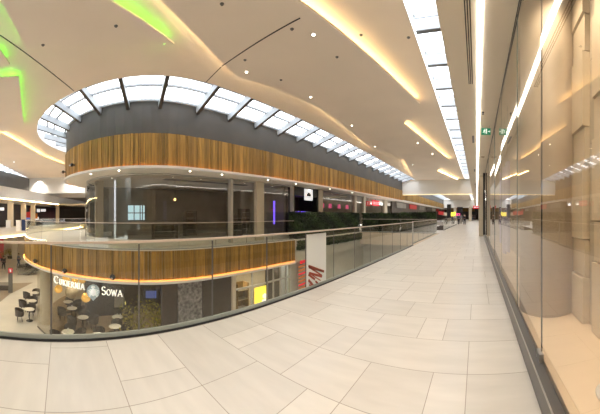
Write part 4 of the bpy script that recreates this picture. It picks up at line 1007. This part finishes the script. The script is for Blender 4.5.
t = thing('red_shop_sign', 'red projecting sign by the cream pillar at the vanishing point', 'sign', (0, 0, 0)); rr = 24; x = rr * math.sin(th(476.5)); t.location = (x, rr, 2.25)
MB().box(-.30, .28, -.04, .04, -.13, .14).build('sign_box', M['red'], t); MB().box(-.02, .02, -.02, .02, .14, 2.15).build('hanger', M['darkg'], t); MB().box(-.22, -.02, -.045, -.04, -.03, .04).build('word', M['white_sign'], t); MB().box(.02, .18, -.045, -.04, -.03, .04).build('word', M['white_sign'], t)
struct(MB().box(.56, 6, 60, 100, 0, 4.4).build('wall_right', M['beige']))
mb = MB()
for k in range(7):
    yy = 38 + k * 8; t_ = None
    q = tag(MB().box(-11.98, -11.85, yy, yy + 5.2, 2.7, 3.5).build('shop_fascia', M[('shop', 'redpaint', 'shop', 'brownwall', 'frame', 'redpaint', 'shop')[k]]), ['grey brown', 'dark red', 'second grey brown', 'very dark brown', 'pale', 'second red', 'third grey brown'][k] + ' shop fascia on the far left shop row, counted from the bulkhead', 'sign', 'fascias of the distant shop row')

# ------------------------------------------------------------------ downlights
DL = [(246.5, 72, 'P'), (313.5, 34.5, 'P'), (310.7, 97, 'P'), (352, 125.5, 'P'), (375, 146.5, 'P'), (417.5, 143, 'P'), (432.5, 154, 'P'), (412.5, 164.5, 'P'), (13.5, 126, 'C'), (14, 162, 'D'), (53, 173.5, 'C'), (66, 180, 'C')]
names = ['near the dark joint over the island', 'near the top of the picture right of the joint', 'over the island rooflight edge', 'left of the cove notch', 'over the middle of the island rooflight', 'beside the second warm cove', 'under the second warm cove', 'towards the white bulkhead', 'on the far left plate', 'lower down on the far left ceiling', 'left of the timber nose', 'closest to the timber nose tip']
lens = None
for k, (px, py, w_) in enumerate(DL):
    z = ZP if w_ in 'PD' else ZC; x, y = ray(px, py, z)
    t = thing('downlight', 'small round recessed ceiling downlight ' + names[k], 'downlight', (x, y, z), 0, 'recessed ceiling downlights')
    MB().lathe([(0, -.012), (.038, -.012), (.038, -.002), (0, -.002)], n=14).build('lens', M['lamp'], t); MB().lathe([(.038, -.004), (.058, -.008), (.062, .0), (.038, 0)], n=14).build('trim_ring', M['rim'], t)
# unlit dark sensors
for k, (px, py) in enumerate(((116, 26), (222, 4), (292, 29), (361, 35), (337, 57), (43, 45), (245, 60), (281, 80), (408.5, 37.5))):
    z = ZP if k not in (8, 3) else ZC; x, y = ray(px, py, z)
    tag(MB().lathe([(.0, z - .03), (.03, z - .025), (.05, z), (0, z)], (x, y, 0), 12).build('ceiling_sensor', M['darkg']), 'small dark ceiling sensor ' + ['left of the green cove', 'at the top edge right of the green cove', 'just under the dark joint', 'beside the bright warm cove', 'left of the warm cove, lone', 'on the far left plate near the green light', 'close to the downlight over the island', 'above the rooflight edge', 'left of the strip rooflight'][k], 'sensor', 'ceiling sensors')
# spot lamps for the downlights, plus added fill without fittings
def spot(x, y, z, pw, size=2.2, col=LAMP_WARM, r=.12):
    l = bpy.data.lights.new('downlight_lamp', 'SPOT'); l.energy = pw; l.color = col; l.spot_size = size; l.spot_blend = .9; l.shadow_soft_size = r
    o = bpy.data.objects.new('downlight_lamp', l); C.objects.link(o); o.location = (x, y, z)
for yy in (-6, -3, 0, 3, 6, 9, 12, 15, 19, 24, 30): spot(-2.5, yy, 6.1, SPOT_W * 10)
for yy in (1, 8, 15, 25): spot(-6, yy, 6.1, SPOT_W * 8)
for yy in (42, 52, 64, 76, 90): spot(-5, yy, 6.1, SPOT_W * 25)
for xx, yy in ((-33, 1.5),): spot(xx, yy, 6.2, SPOT_W * 30, 2.8, (1, .97, .93))  # added cool fill for the west bulkhead, no fitting there
for xx, yy in ((-20, -4), (-27, -2), (-34, -3), (-14, -5), (-30, 2)): spot(xx, yy, 6.1, SPOT_W * 34)  # includes added fill to brighten the lower floor on the left
for k in range(8):
    _, p, _ = hit((98, 112, 130, 160, 200, 240, 275, 310)[k], offset(BAND, -1.2)); spot(p.x, p.y, 3.5, SPOT_W * .7)
for xx, yy in ((-12, 2.5), (-13.8, 3.5), (-14, .5), (-12, 6), (-15.5, 2)): spot(xx, yy, -1.5, SPOT_W * 5, 2.6)
for yy in (9.0, 10.6, 12.0): spot(-11.6, yy, -1.5, SPOT_W * 5, 2.6)
for xx, yy in ((-5.5, 4), (-5.5, 10), (-5.5, 15), (-5.5, 20), (-8, 18)): spot(xx, yy, -.9 if yy > 12 and xx > -6 and False else 6.05, SPOT_W * 12, 1.2)  # added narrow fill spots, shining down the void into the lower hall
for yy in (14, 18, 22): spot(-3.7, yy, -.7, SPOT_W * 7, 2.8)  # added fill below the gallery edge, brightens the lower walls
for yy in (.2, 1.4, 2.5): spot(.95, yy, 4.3, SPOT_W * 3.2, 1.5, (1, .80, .56)); spot(.85, yy + .5, 4.3, SPOT_W * 1.8, 2.6, (1, .84, .64))
for yy in (5.2, 7.5, 10, 13): spot(.95, yy, 4.3, SPOT_W * .5, 1.9, (1, .78, .52))
tag(MB().box(-15.65, -15.15, 1.95, 2.4, .02, 3.5).build('square_column', M['cream']), 'pale square column inside the left end of the curved glazing', 'column')
for yy in (4.5, 8, 12): spot(-15.0, yy, 3.45, SPOT_W * 2.2, 2.6)
for k in range(5):
    x, y = fw(4 + 6 * k, 2.2); spot(x, y, 3.0, SPOT_W * 3, 2.6)
